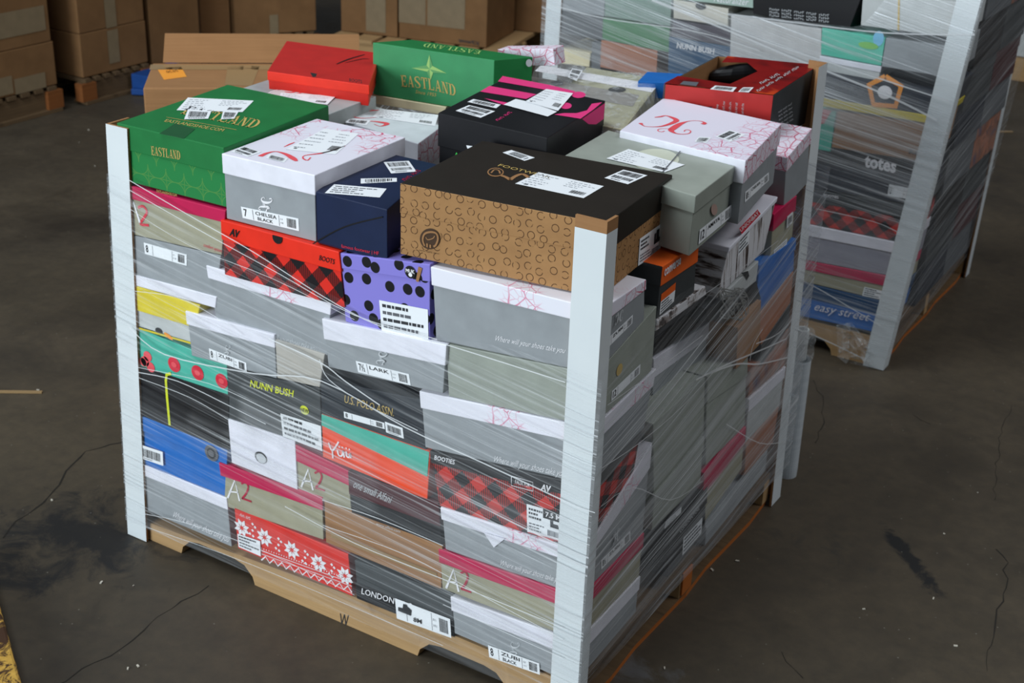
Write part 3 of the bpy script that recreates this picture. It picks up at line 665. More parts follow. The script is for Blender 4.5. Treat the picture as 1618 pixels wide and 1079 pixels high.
lettering(b, SF(0,.004), 'BOOTIES', [(686,726),(718,734),(687,719)], ink_white, .015)
g = G(); n_ = V((0,-1,0)); ribbon(g, [hit(*p, 1, -.004) for p in ((808,752),(842,762),(842,776),(808,767),(808,752))], .0015, ink_white, n_)
gtext(g, mapquad([hit(*p, 1, -.004) for p in ((814,764),(837,770),(837,764),(814,758))]), 'FAUX FUR', ink_white); gtext(g, mapquad([hit(*p, 1, -.004) for p in ((854,774),(871,779),(871,768),(854,764))]), 'AV', ink_white, .04, .2); g.build('lettering', b)
sticker(b, SF(0,.0045), [(832,796),(889,812),(889,857),(833,840)], 'shoe')
g = G(); f = lambda P: [hit(x, y_, 1, -.0065) for x, y_ in P]; g.poly(f([(858,818),(888,827),(888,812),(858,803)]), ink_black); gtext(g, mapquad([p+V((0,-.0006,0)) for p in f([(862,816),(886,823),(886,815),(862,808)])]), '7.5 M', ink_white, .02)
ribbon(g, f([(834,841),(889,857)]), .0015, ink_red, n_); g.build('size_panel', b)
b = CB('grey shoebox with white lid and torn flap under the plaid booties box', [(698,799),(890,862),(889,932),(704,868)], ((1026,768),(1024,833)), body=gray, lid=floral_faint, lf=.28)
W(b, [(790,896),(887,925),(792,885)])
g = G(); g.poly([hit(*p, 1, -.005) for p in ((764,841),(780,865),(798,851))], floral_faint); g.build('torn_flap', b)
sticker(b, SR(0), [(950,885),(996,838),(996,853),(950,900)], 'size', '8½|ZUBI|')
jclogo(b, [hit(*p, 0, .0045) for p in ((969,862),(979,852),(979,833),(969,843))], ink_ltgray)
b = CB('khaki shoebox with magenta lid near the foot of the near corner', [(695,867),(889,933),(889,1003),(699,930)], ((1024,835),(1022,897)), body=khaki, lid=magenta, lf=.34)
A2(b, 722, 915, .9)
b = CB('grey shoebox with white lid on the pallet beside the near post, size eight label', [(714,942),(889,1004),(889,1073),(718,1002)], ((1022,900),(1020,950)), body=gray, lid=white, lf=.38)
sticker(b, SF(0,.003), [(771,1019),(852,1048),(853,1066),(773,1038)], 'size', '8|ZUBI|BLACK')
jclogo(b, [hit(*p, 1, -.0015) for p in ((803,1035),(808,1012),(822,1016),(815,1040))], ink_ltgray)

# ------------------------------------------------------------------ near stack: top layer
def SPL(P0, P1, P2, e=.0015):
    n = (P1-P0).cross(P2-P0).normalized()
    if n.dot(CAM-P0) < 0: n = -n
    def f(p):
        d = _r*((p[0]-809)/FPX) - _u*((p[1]-539.5)/FPX) + _f
        return CAM+d*((P0-CAM).dot(n)/d.dot(n))+n*e
    return f
def faces(q, z, h, e=.0033):   # surfaces of a box seen from above: front, right, top
    P = TP(q, z); dz = V((0,0,-h))
    return SPL(P[0], P[1], P[0]+dz, e), SPL(P[1], P[2], P[1]+dz, e), ST(z), P
def strokes(root, surf, lst, m, ox=0, oy=0, k=1.0, n=None, name='logo'):
    g = G(); n = n or V((0,0,1))
    for st in lst:
        c = catm([(ox+a*k, oy+b*k, w_*k) for a, b, w_ in st], 5); P = [surf((a, b)) for a, b, _ in c]
        dpx = max(1e-4, (surf((c[0][0]+1, c[0][1]))-surf((c[0][0], c[0][1]))).length); ribbon(g, P, [w_*dpx*1.35 for _, _, w_ in c], m, n)
    return g.build(name, root)
def ell(root, surf, cx, cy, rx, ry, m, n=30, name='printed_oval'):
    g = G(); g.poly([surf((cx+rx*math.cos(2*math.pi*i/n), cy+ry*math.sin(2*math.pi*i/n))) for i in range(n)][::-1], m); return g.build(name, root)
def polyd(root, surf, pts, m, name='print'):
    g = G(); g.poly([surf(p) for p in pts], m); return g.build(name, root)
Z1 = lambda x, y_: (150+x*.2534, 30+y_*.2534); Z2 = lambda x, y_: (500+x*.2534, 30+y_*.2534); Z5 = lambda x, y_: (720+x*.1483, 60+y_*.1483); Z4 = lambda x, y_: (950+x*.1298, 180+y_*.1298)
# green at the left end
q = [(176,197),(353,233),(517,167),(350,138)]
b = TB('dark green shoebox with star lattice sides at the left end of the top layer', q, 1.04, .126, body=stargreen, lid=green, lf=.44); sf, sr, st, P = faces(q, 1.04, .126)
serif(b, sf, 'EASTLAND', [(241,244),(287,252),(240,230)], ink_gold)
lettering(b, sf, 'EASTLANDSHOE.COM', [(249,303),(281,310),(249,299)], ink_gold)
serif(b, st, 'EASTLAND', [(284,179),(402,203),(299,167)], ink_gold); lettering(b, st, 'EASTLANDSHOE.COM', [(259,192),(351,208),(264,188)], ink_gold)
strokes(b, st, [[(263,185,1),(320,195,1),(374,205,1)]], ink_gold, name='printed_rule')
sticker(b, st, [(297,154),(401,159),(383,177),(279,174)]); sticker(b, lambda p: st(p)+V((0,0,.0008)), [(297,173),(334,176),(329,188),(291,189)], 'bar'); sticker(b, lambda p: st(p)+V((0,0,.0008)), [(353,175),(377,177),(370,188),(349,189)], 'bar')
polyd(b, ST(1.04), [Z1(400,715),Z1(555,745),Z1(625,685),Z1(500,650)], card('glossy_dark_green_tape', (22,84,44), .15), 'clear_tape')
# grey with white lid
q = [(345,245),(497,276),(638,217),(492,188)]
b = TB('grey shoebox with white lid, size seven label, right of the dark green box', q, 1.03, .138, body=gray, lid=white, lf=.30, ltop=m_floral('white_lid_with_blossom_corner', (.44,.50), (224,222,234), (214,96,130), 1, .15, .2)); sf, sr, st, P = faces(q, 1.03, .138)
sticker(b, SPL(P[0],P[1],P[0]+V((0,0,-.1)),.0009), [(381,326),(472,345),(473,365),(384,344)], 'size', '7|CHELSEA|BLACK')
jclogo(b, [SPL(P[0],P[1],P[0]+V((0,0,-.1)),.0015)(p) for p in ((408,331),(415,309),(432,314),(424,335))], ink_white)
strokes(b, st, [[(1030,855,26),(1075,835,18),(1130,826,8),(1190,842,22),(1235,868,30),(1258,885,14)],[(1178,797,3),(1215,780,10),(1245,768,5)],[(1345,862,6),(1325,880,8),(1298,868,8),(1310,850,6),(1400,838,14),(1480,820,12),(1560,790,6)]], ink_pinkred, 150, 30, .2534)
sticker(b, st, [(513,203),(567,211),(530,244),(452,236)]); sticker(b, st, [(386,231),(413,240),(391,248),(364,239)], 'bar2'); sticker(b, st, [(426,243),(455,250),(449,257),(420,250)], 'bar')
# navy
q = [(491,306),(611,331),(692,260),(590,248)]
b = TB('navy blue shoebox with red lettering, between the white-lidded and the brown box', q, 1.0, .106, body=navy, lid=navy, lf=.98, grow=.001); sf, sr, st, P = faces(q, 1.0, .106); st2 = ST(1.0)
lettering(b, sf, 'famous footwear | HF', [(541,392),(600,404),(541,385)], ink_red, 0)
sticker(b, st2, [(606,256),(646,254),(658,271),(618,274)], 'bar2'); sticker(b, st2, [(570,282),(627,281),(627,287),(570,290)], 'bar'); sticker(b, st2, [(528,291),(611,298),(600,312),(513,305)], 'panel')
faux(b, st2, [(640,286),(668,268),(634,283)], ink_crimson, 2)
strokes(b, lambda p: sf(p), [[(495,385,1.2),(545,358,1.2),(606,342,1.2)]], black, name='crease', n=V((0,-1,0)))
# brown
q = [(631,290),(956,353),(1062,276),(775,225)]
b = TB('big kraft shoebox with dark brown top and little sheep outlines, at the near corner', q, 1.058, .140, body=sheep, lid=dkbrown, lf=.42, lfront=sheep, grow=.0008); sf, sr, st, P = faces(q, 1.058, .14, .0015); sf = SPL(P[0], P[1], P[0]+V((0,0,-.1)), .0016); st2 = ST(1.058)
ell(b, sf, 680, 377, 16, 16.5, ink_brown)
strokes(b, lambda p: sf(p)+V((0,-.001,0)), [[(672,388,2),(669,378,2),(672,369,2),(681,366,2),(690,368,2),(693,376,2),(690,386,2),(686,389,2)],[(676,390,2),(676,384,2)],[(681,391,2),(681,386,2)],[(674,374,1),(677,378,1),(685,376,1),(688,372,1)]], kraft, n=V((0,-1,0)))
faux(b, sf, [(663,396),(697,402),(663,394)], ink_brown)
ell(b, st2, 783, 272, 13, 7, kraft); ell(b, lambda p: st2(p)+V((0,0,.0006)), 783, 272, 11, 5.5, dkbrown); strokes(b, lambda p: st2(p)+V((0,0,.001)), [[(776,274,2),(781,269,2),(788,270,2),(790,275,2)]], kraft)
strokes(b, st2, [[(792,277,5),(800,280,5),(806,284,5)],[(806,284,5),(815,278,5),(826,275,5),(836,281,5)]], kraft); lettering(b, st2, 'FOOTWEAR', [(786,262),(868,282),(791,259)], ink_gold)
sticker(b, st2, [(851,272),(954,294),(922,313),(814,290)]); sticker(b, st2, [(794,241),(808,237),(845,249),(829,254)], 'bar'); sticker(b, st2, [(985,268),(1023,277),(992,291),(955,281)], 'bar2')
sticker(b, sr, [(1010,377),(1045,352),(1042,397),(1007,420)], 'shoe'); ell(b, lambda p: SR(.002,.002)(p), 961, 435, 8, 14, ink_brown)
g = G(); f = lambda pts: [sr(p)+V((.0016,0,0)) for p in pts]; g.poly(f([(1036,363),(1040,360),(1039,373),(1042,375),(1041,378),(1035,381)]), ink_black); g.build('boot_picture', b)
# sage at the right
q = [(895,246),(1098,308),(1178,250),(967,205)]
b = TB('sage green lidded shoebox with a crooked label, behind the big brown box', q, 1.05, .122, back=(hit(1177,253,2,1.065).y-.006, hit(982,206,2,1.065).y-.006), body=sage, lid=sage, lf=.29, grow=.004); sf, sr, st, P = faces(q, 1.05, .122, .001); st2 = ST(1.05)
ell(b, st2, 1035, 252, 38, 17, card('pale_sage_print', (196,200,182))); sticker(b, lambda p: st2(p)+V((0,0,.001)), [(993,236),(1082,261),(1050,273),(958,251)]); strokes(b, lambda p: st2(p)+V((0,0,.002)), [[(1082,231,1.5),(1065,252,1.5),(1047,273,1.5)]], ink_dim, name='elastic_cord')
sticker(b, sr, [(1105,363),(1155,323),(1155,342),(1103,386)], 'size', '12|AMAYA|'); ell(b, sr, 1128, 331, 5, 9, card('faded_rose_print', (178,150,140)))
# white lid with big monogram
q = [(982,206),(1177,253),(1233,195),(1044,163)]
b = TB('grey shoebox with big coral curly monogram on its white lid, under the red open box', q, 1.065, .135, body=gray, lid=floral_full, lf=.36, lfront=white, ltop=m_floral('white_lid_blossoms_to_one_side', (.36,.44), (224,220,234), (214,120,150), 0, .15, .2), grow=.003); sf, sr, st, P = faces(q, 1.065, .135, .001); st2 = ST(1.065)
strokes(b, st2, [[(650,40,8),(720,32,26),(790,20,16),(880,50,44),(915,80,50),(850,115,40),(740,148,24),(640,155,10),(540,150,8),(500,132,14),(480,112,36),(478,110,8)],[(1230,122,44),(1262,112,34),(1225,90,12),(1140,80,8),(1050,90,12),(960,120,50),(880,170,64),(850,200,50),(900,232,22),(980,245,12),(1060,238,10),(1090,212,10),(1060,192,9),(1020,196,9),(1012,212,10)],[(860,188,8),(800,178,7),(730,178,7),(690,190,8),(700,210,8),(740,216,8),(770,206,10)]], ink_pinkred, 950, 180, .1298)
sticker(b, st2, [(1130,216),(1153,205),(1178,213),(1154,224)], 'bar2'); sticker(b, st2, [(1104,216),(1124,217),(1116,226),(1097,224)], 'bar')
sticker(b, sr, [(1177,303),(1214,272),(1214,285),(1176,320)], 'size', '8½|CHELSEA|')
# small grey with floral lid next to right post
b = RB('small grey shoebox with blossom lid tucked beside the right post', [(1243,248),(1281,203),(1275,290),(1238,331)], body=gray, lid=floral_full, lf=.27, depth=.07)
b = RB('khaki and magenta shoebox with white tag beside the right post', [(1222,338),(1257,309),(1252,374),(1217,413)], body=khaki, lid=magenta, lf=.36, depth=.08)
sticker(b, SR(0), [(1223,395),(1244,376),(1243,390),(1222,411)], 'panel'); sticker(b, SR(0,.004), [(1244,342),(1253,334),(1252,352),(1243,361)], 'bar')
# red open box
zt = 1.098; fr = [(1049,133),(1222,151),(1294,104),(1150,89)]; P = [hit(a, b_, 2, zt) for a, b_ in fr]; BLk = hit(1112,100,2,zt); h = .128; dz = V((0,0,-h)); ctr = sum(P, V())/4+dz
root = thing('boot_box', ctr, 'red boot box with charcoal side and open flap, at the back right of the top', 'boot box')
P3 = P[0]+(P[2]-P[1]); P4 = [P[0], P[1], P[2], P3]
g = G(); wl = .004
def wall(a, b_, mo, inner=kraft):
    n = (b_-a).cross(V((0,0,1))).normalized()*wl; g.hexa([a+dz, b_+dz, b_, a], [a+dz-n, b_+dz-n, b_-n, a-n], mo, mback=inner)
wall(P4[0], P4[1], duskred); wall(P4[1], P4[2], char); wall(P4[2], P4[3], char); wall(P4[3], P4[0], char)
g.poly([p+dz*.98 for p in P4], kraft); g.build('body', root, .001)
g = G(); H1 = [hit(a, b_, 2, zt) for a, b_ in ((1116,128),(1153,134),(1197,114),(1180,100))]; up = V((0,0,.002))
F_ = lambda *a: [p+up for p in a]
hA = P4[0].lerp(P4[1], .18)
g.poly(F_(P4[0].lerp(P4[3], .0), P4[1], P4[1].lerp(P4[2], .30), H1[1], H1[0], P4[0].lerp(P4[3], .25)), lava); g.poly(F_(P4[1].lerp(P4[2], .30), P4[2], H1[2], H1[1]), lava); g.poly(F_(P4[2], P4[3].lerp(P4[2], .1), P4[3].lerp(P4[2], .15)-(P4[3]-P4[0])*.22, H1[3], H1[2]), lava)
g.build('top_flap', root)
sfr = SPL(P4[0], P4[1], P4[0]+dz, .001); srr = SPL(P4[1], P4[2], P4[1]+dz, .001); srt = ST(zt+.0022)
faux(root, srt, [(1203,133),(1236,116),(1199,130)], ink_ltgray, 2); faux(root, srt, [(1198,145),(1266,105),(1195,142)], ink_ltgray, 5, 2)
for i in range(5): faux(root, sfr, [(1135+i*10,180 if i else 172),(1136+i*10,157+i*1.2 if i else 163),(1131+i*10,180 if i else 172)], ink_ltgray, 3 if i else 1, i)
g = G(); f = lambda pts: [sfr(p) for p in pts]; g.poly(f([(1088,166),(1097,170),(1105,165),(1112,170),(1125,168),(1124,178),(1090,172)]), ink_dkgray); g.build('print', root)
for i in range(5): faux(root, srr, [(1229+i*.6,179+i*6),(1229+i*.6+23,164+i*6),(1229+i*.6,176+i*6)], ink_ltgray, 3, i)
sticker(root, srt, [(1130,135),(1164,138),(1158,145),(1122,141)], 'bar'); sticker(root, srt, [(1174,138),(1191,138),(1183,146),(1166,145)], 'bar'); polyd(root, srt, [(1080,128),(1104,130),(1100,136),(1074,133)], ink_dim)
def blob(root_, name, pts, m, sm=2):
    g = G(); N1, N2 = 10, 14
    for i in range(N1):
        for j in range(N2):
            def pp(a, b_):
                th = math.pi*a/N1; ph = 2*math.pi*b_/N2; return pts(math.sin(th)*math.cos(ph), math.sin(th)*math.sin(ph), math.cos(th))
            g.poly([pp(i, j), pp(i+1, j), pp(i+1, j+1), pp(i, j+1)], m)
    return g.build(name, root_, smooth=True)
c0 = hit(1165,117,2,zt-.03); du = (P4[1]-P4[0]).normalized(); dw = (P4[3]-P4[0]).normalized()
boot = thing('boot', c0, 'black leather boot lying inside the open red box', 'boot')
blob(boot, 'upper', lambda x, y_, z_: c0+du*(x*.065+y_*.02)+dw*(y_*.03)+V((0,0,z_*.025+.012*x)), flat('black_leather', (26,26,28), .3)); blob(boot, 'sole', lambda x, y_, z_: c0+du*(x*.07+y_*.02)+dw*(y_*.032)+V((0,0,-.024+z_*.006)), ink_black)
# pink and black
q = [(695,178),(864,217),(954,159),(789,125)]
b = TB('black shoebox with hot pink printed shapes and three labels in the middle of the top', q, 1.085, .15, body=black, lid=black, lf=.48, grow=.003); sf, sr, st, P = faces(q, 1.085, .15, .0035); st2 = ST(1.085)
polyd(b, st2, [Z5(450,462),Z5(500,405),Z5(1000,500),Z5(1275,568),Z5(1240,600)][::-1], ink_pink); polyd(b, st2, [Z5(260,570),Z5(360,510),Z5(860,600),Z5(750,650)][::-1], ink_pink); polyd(b, st2, [Z5(300,640),Z5(580,695),Z5(520,715)], ink_pink)
ell(b, st2, *Z5(1310,605), 11, 5, ink_pink); ell(b, st2, *Z5(1175,722), 9, 5, ink_pink); polyd(b, st2, [Z5(1050,815),Z5(1150,800),Z5(1290,800),Z5(1400,770),Z5(1450,700),Z5(1560,685),Z5(1470,760),Z5(1330,860)][::-1], ink_pink)
polyd(b, sr, [Z5(1330,860),Z5(1400,915),Z5(1480,918),Z5(1560,860),Z5(1575,690),Z5(1465,765)], ink_pink)
polyd(b, lambda p: st2(p)+V((0,0,.0012)), [Z5(510,715),Z5(640,655),Z5(760,680),Z5(1080,790),Z5(980,842)], paper, 'shipping_label'); sticker(b, lambda p: st2(p)+V((0,0,.002)), [Z5(965,552),Z5(1250,598),Z5(1090,785),Z5(740,685)]); sticker(b, st2, [Z5(190,650),Z5(480,710),Z5(430,748),Z5(125,680)], 'bar'); sticker(b, st2, [Z5(140,715),Z5(420,780),Z5(265,850),Z5(0,775)], 'bar2')
faux(b, st2, [(787,191),(812,176),(782,189)], ink_pink, 2)
g = G(); ribbon(g, [sf(p) for p in ((719,250),(723,241),(728,250),(719,250))], .0025, card('recycling_green', (70,210,90)), V((0,-1,0))); g.build('recycling_mark', b)
polyd(b, sf, [Z2(940,785),Z2(1022,797),Z2(958,830)], paper, 'torn_label')
# upright green box at the back
q = [(589,67),(781,95),(842,90),(657,60)]; zt = 1.11; P = [hit(a, b_, 2, zt) for a, b_ in q]
bh = zt-SPL(P[0], P[1], P[0]+V((0,0,-.1)), 0)((584,148)).z
b = TB('lighter green shoebox standing on its long side, printed with a star', q, zt, bh, body=midgreen, ltop=green, right=green); sf, sr, st, P = faces(q, zt, bh); sf = SPL(P[0], P[1], P[0]+V((0,0,-.1)), .001)
serif(b, sf, 'EASTLAND', [Z2(530,420),Z2(872,482),Z2(522,338)], ink_gold, warp=lambda x, y_: (x, y_*.86+.16*math.sin(math.pi*x)*.9))
lettering(b, sf, 'Since 1955', [Z2(618,462),Z2(752,485),Z2(616,440)], ink_gold, 0, .35)
g = G(); C_ = sf(Z2(706,312)); tip = [Z2(706,222),Z2(725,292),Z2(812,338),Z2(728,335),Z2(712,385),Z2(690,328),Z2(594,305),Z2(688,288)]; Tp = [sf(p) for p in tip]
for i in range(8): g.poly([C_, Tp[(i+1) % 8], Tp[i]], ink_lg if i % 2 else card('soft_star_green', (96,156,96)))
g.build('star_print', b); serif(b, ST(zt), 'EASTLAND', [(762,80),(672,68),(758,86)], ink_lg); ell(b, sr, 835, 99, 5, 6, ink_ltgray)
bz = zt-bh
cP = [SPL(P[0], P[1], P[0]+V((0,0,-.1)), .003)(p) for p in ((585,148),(706,168),(702,182),(585,162))]; 
b = shoebox('cream coloured shoebox lying under the upright light green box', [cP[0]+V((0,0,-.001)), cP[1]+V((0,0,-.001)), cP[2], cP[3]], depth=.12, body=cream)
b = TB('white lidded shoebox with coral swirl lying beneath the cream box', [(515,181),(660,226),(697,199),(585,162)], .985, .10, body=floral_faint, lid=floral_faint, lf=.7, lfront=white, lright=floral_full, ltop=card('pale_blue_white_board', (206,214,218))); st2 = ST(.985)
strokes(b, st2, [[(180,602,6),(215,600,26),(240,612,12),(300,618,5),(400,608,4)],[(300,578,6),(345,570,18),(395,568,6)],[(330,636,5),(380,640,16),(440,652,26),(400,668,6),(360,655,4)]], ink_pinkred, 500, 30, .2534); sticker(b, st2, [Z2(395,560),Z2(760,598),Z2(740,668),Z2(350,610)]); sticker(b, st2, [Z2(200,622),Z2(340,632),Z2(310,662),Z2(180,645)], 'bar')
b = TB('light grey shoebox with oval emblem behind the dark green box', [(352,150),(519,180),(592,152),(436,115)], 1.015, .10, body=ltgray, lid=card('cool_grey_lid_board', (164,170,170)), lf=.4); st2 = ST(1.015)
ell(b, st2, 462, 153, 43, 14, ink_white); ell(b, lambda p: st2(p)+V((0,0,.0006)), 462, 153, 41, 12.5, MC['cool_grey_lid_board']); ell(b, lambda p: st2(p)+V((0,0,.0012)), 462, 152, 38, 10.5, card('pale_print', (206,206,206))); strokes(b, lambda p: st2(p)+V((0,0,.0018)), [[(450,146,2),(462,147,4),(470,143,2)],[(455,150,2),(470,149,3),(480,146,2)]], ink_pinkred); sticker(b, lambda p: st2(p)+V((0,0,.0025)), [(444,148),(531,153),(517,167),(440,158)])
q = [(424,112),(582,134),(600,84),(548,75)]
b = TB('flat bright red boots shoebox behind the oval emblem box', q, 1.058, .050, body=red, lid=avred, lf=.45, ltop=card('deep_red_lid_top', (186,36,30), .4)); sf, sr, st, P = faces(q, 1.058, .050)
lettering(b, sf, 'BOOTS', [(553,128),(573,131),(553,123)], ink_black, .01); g = G(); g.poly([sf(p) for p in ((491,114),(502,116),(500,121),(495,121))][::-1], ink_black); g.build('thumb_hole', b); strokes(b, ST(1.058), [[(532,101,2),(552,93,3),(576,86,2)],[(545,99,1),(572,93,2),(583,93,1)]], ink_black)
b = FB('shoebox lid covered in pink blossom lines standing at the back of the stack', [(786,78),(874,77),(877,104),(790,104)], y=.86, body=floral_full, depth=.05)
# plastic-bagged box
q = [(852,180),(985,205),(1046,126),(846,98)]
b = TB('khaki striped shoebox inside a clear plastic bag, behind the pink and black box', q, 1.03, .10, body=card('pale_khaki_board', (176,174,146)), depth=.1); st2 = ST(1.03)
polyd(b, st2, [(855,103),(1040,134),(1030,146),(845,112)][::-1], ink_white); polyd(b, st2, [(836,120),(1010,150),(1000,168),(838,140)][::-1], card('dusty_grey_print', (150,146,140))); sticker(b, ST(1.03,.010), [(904,108),(921,111),(911,128),(897,122)], 'bar2'); ell(b, lambda p: st2(p)+V((0,0,.001)), 975, 142, 14, 4, ink_black); ell(b, lambda p: st2(p)+V((0,0,.001)), 880, 132, 10, 4, ink_dim)
Pq = [hit(a, b_, 2, 1.03) for a, b_ in q]
b2 = TB('bright blue plastic wrapped box behind the bagged khaki box', [(1008,128),(1108,134),(1120,119),(1014,112)], 1.045, .04, body=blue)
b = RB('black and orange shoebox below the sage green lidded box', [(1046,420),(1102,384),(1097,462),(1037,504)], body=char, lid=carrot, lf=.38, lfront=char, depth=.1)
lettering(b, SR(0,.004), 'converse', [(1050,437),(1076,417),(1050,426)], ink_white, .03, .2)
g = G(); g.poly([hit(*p, 0, .001) for p in ((1045,465),(1068,446),(1067,458),(1044,477))][::-1], carrot); g.build('print', b); sticker(b, SR(0), [(1044,477),(1067,458),(1065,476),(1042,498)], 'grid')
b = RB('white shoebox with black bark print and red name band', [(1152,390),(1227,311),(1207,395),(1133,471)], body=bark_v, lid=white, lf=.10, front=bark_h, depth=.16, lright=white)
g = G(); g.poly([hit(*p, 0, .004) for p in ((1168,361),(1197,331),(1202,338),(1172,370))][::-1], ink_red); gtext(g, mapquad([hit(*p, 0, .005) for p in ((1171,367),(1200,338),(1197,333),(1169,362))]), 'UNIONBAY', ink_white, .01); g.build('name_band', b)
sticker(b, SR(0), [(1169,378),(1186,358),(1183,385),(1166,405)], 'grid'); 
# remaining right-hand wall, near to far
dgray = card('dark_grey_box_board', (92,96,100))
b = RB('charcoal shoebox with white blotchy print under the black and orange box', [(1038,505),(1112,452),(1115,474),(1034,534)], body=card('sooty_board', (46,46,50)), lid=m_bark('sooty_blotch_print', (14,20,1)), lf=.6, depth=.28)
b = RB('long black shoebox under the blotchy print box on the right side', [(1034,534),(1115,474),(1119,507),(1033,562)], body=black, lid=black, lf=.4, depth=.22, x=-.055)
b = RB('grey shoebox with white lid under the long black box', [(1032,566),(1119,509),(1113,592),(1031,668)], body=gray, lid=white, lf=.30, depth=.22, x=-.055)
b = RB('white flap of an opened shoebox with heart shaped hole by the bark print box', [(1141,468),(1199,412),(1195,444),(1141,487)], body=ltgray, depth=.05)
g = G(); g.poly([hit(*p, 0, .001) for p in ((1171,431),(1182,428),(1184,436),(1180,443),(1177,437))][::-1], ink_black); g.build('heart_hole', b)
b = RB('dark shoebox under the bark print box with tangled grey laces hanging out', [(1115,488),(1196,446),(1203,473),(1119,510)], body=black, depth=.2)
R_ = random.Random(3); lm = flat('grey_lace', (120,120,116))
for k in range(6):
    g = G(); P = [hit(1160+R_.uniform(-14,20), 478+R_.uniform(-18,6), 0, .004)]
    for i in range(7): P.append(hit(1160+R_.uniform(-24,22), 480+R_.uniform(-26,26), 0, .004+R_.uniform(0,.006)))
    c = [V(p) for p in catm([tuple(p) for p in P], 5)]; ribbon(g, c, .003, lm, V((1,-.3,.2)).normalized()); g.build('shoelace', b)
b = RB('plain kraft carton end facing the near corner in the right-hand wall', [(1166,518),(1203,474),(1200,545),(1163,584)], body=kraft, depth=.17, x=.010, name='cardboard_box', cat='cardboard box')
b = RB('blue shoebox under film beside the right post', [(1199,418),(1256,376),(1254,427),(1192,503)], body=blue, lid=blue, lf=.35, depth=.2)
b = RB('copper coloured picture shoebox below the blue one by the right post', [(1195,505),(1254,429),(1249,478),(1203,545)], body=copper, depth=.2)
b = RB('charcoal shoebox below the copper coloured one by the right post', [(1203,546),(1249,480),(1246,517),(1200,582)], body=char, depth=.2)
b = RB('mottled copper and blue shoebox low beside the right post', [(1186,588),(1246,519),(1240,577),(1182,628)], body=streaky, depth=.2)
b = RB('sage shoebox under the kraft carton on the right side', [(1117,594),(1180,560),(1177,672),(1115,735)], body=sage, lid=sage, lf=.3, depth=.25)
b = RB('large sage box in the lower middle of the right-hand wall', [(1032,670),(1114,596),(1112,686),(1033,778)], body=sage, depth=.28)
b = RB('pale grey shoebox right of the sage box behind cloudy film', [(1183,630),(1240,579),(1232,640),(1178,700)], body=ltgray, lid=white, lf=.3, depth=.22)
b = RB('copper kraft shoebox under the pale grey one by the right post', [(1179,702),(1231,642),(1221,700),(1176,752)], body=copper, depth=.2)
b = RB('khaki shoebox with magenta lid deep in the right-hand wall', [(1112,746),(1177,674),(1172,740),(1108,832)], body=khaki, lid=magenta, lf=.42, depth=.25)
b = RB('grey shoebox above the black shoebox on the right side, white label', [(1034,780),(1111,690),(1107,762),(1030,838)], body=sage, lid=sage, lf=.3, depth=.25)
sticker(b, SR(0), [(1052,824),(1077,800),(1076,810),(1050,836)], 'panel')
b = RB('black shoebox with white lettering near the foot of the right-hand wall', [(1057,845),(1116,766),(1114,838),(1055,913)], body=black, lid=black, lf=.4, depth=.1)
sticker(b, SR(0), [(1080,850),(1110,817),(1108,843),(1078,878)], 'grid'); lettering(b, SR(0,.004), 'LONDON FOG', [(1075,842),(1105,805),(1074,837)], ink_ltgray, .01)
b = RB('low grey shoebox on the pallet at the far end of the right side', [(1116,834),(1213,712),(1209,744),(1114,862)], body=gray, depth=.22)

# ------------------------------------------------------------------ stretch film
def m_film(name, seed=0.0, kstreak=1.0, base=.30, tint=(.80,.84,.88), rough=.28):
    s = N(name); nt = s.t; s.t.nodes.remove(s.b)
    out = [n for n in nt.nodes if n.type == 'OUTPUT_MATERIAL'][0]
    at = s.n('ShaderNodeAttribute', attribute_name='haze'); hz = at.outputs['Fac']
    def off(v): 
        m_ = s.n('ShaderNodeVectorMath', operation='ADD'); s.put(m_.inputs[0], v); m_.inputs[1].default_value = (seed, seed*1.7, seed*.3); return m_.outputs[0]
    s1 = s.noise(off(s.uv((1.1, 34, 1))), 1, 4, .65); s2 = s.noise(off(s.uv((.8, 190, 1), .03)), 1, 3, .6); s3 = s.noise(off(s.uv((1.6, 80, 1), -.16)), 1, 3, .6); cl = s.noise(off(s.uv((1.5, 3, 1))), 1, 3)
    a = s.math('MULTIPLY', hz, s.math('ADD', base, s.math('MULTIPLY', s.step(s1, .38, .72), 1.0)))
    st_ = s.math('ADD', s.math('MULTIPLY', s.step(s2, .56, .66), .72*kstreak), s.math('MULTIPLY', s.step(s3, .58, .69), .72*kstreak))
    st_ = s.math('MULTIPLY', st_, s.step(cl, .34, .60)); st_ = s.math('MULTIPLY', st_, s.step(hz, 0.0, .22))
    f = s.math('MINIMUM', s.math('ADD', a, st_), .92)
    tr = s.n('ShaderNodeBsdfTransparent'); df = s.n('ShaderNodeBsdfDiffuse'); df.inputs[0].default_value = (*tint, 1)
    gl = s.n('ShaderNodeBsdfGlossy'); gl.inputs['Roughness'].default_value = rough; gl.inputs[0].default_value = (.9,.95,1,1)
    bp = s.n('ShaderNodeBump'); bp.inputs['Strength'].default_value = .35; bp.inputs['Distance'].default_value = .004; s.put(bp.inputs['Height'], s.math('ADD', s1, s2)); nt.links.new(bp.outputs[0], gl.inputs['Normal'])
    mx = s.n('ShaderNodeMixShader'); mx.inputs[0].default_value = .22; nt.links.new(df.outputs[0], mx.inputs[1]); nt.links.new(gl.outputs[0], mx.inputs[2])
    m2 = s.n('ShaderNodeMixShader'); s.put(m2.inputs[0], f); nt.links.new(tr.outputs[0], m2.inputs[1]); nt.links.new(mx.outputs[0], m2.inputs[2]); nt.links.new(m2.outputs[0], out.inputs[0])
    return s.m
def interp(tab, x):
    if x <= tab[0][0]: return tab[0][1]
    for (a, b_), (c, d) in zip(tab, tab[1:]):
        if x <= c: return b_+(d-b_)*(x-a)/(c-a)
    return tab[-1][1]
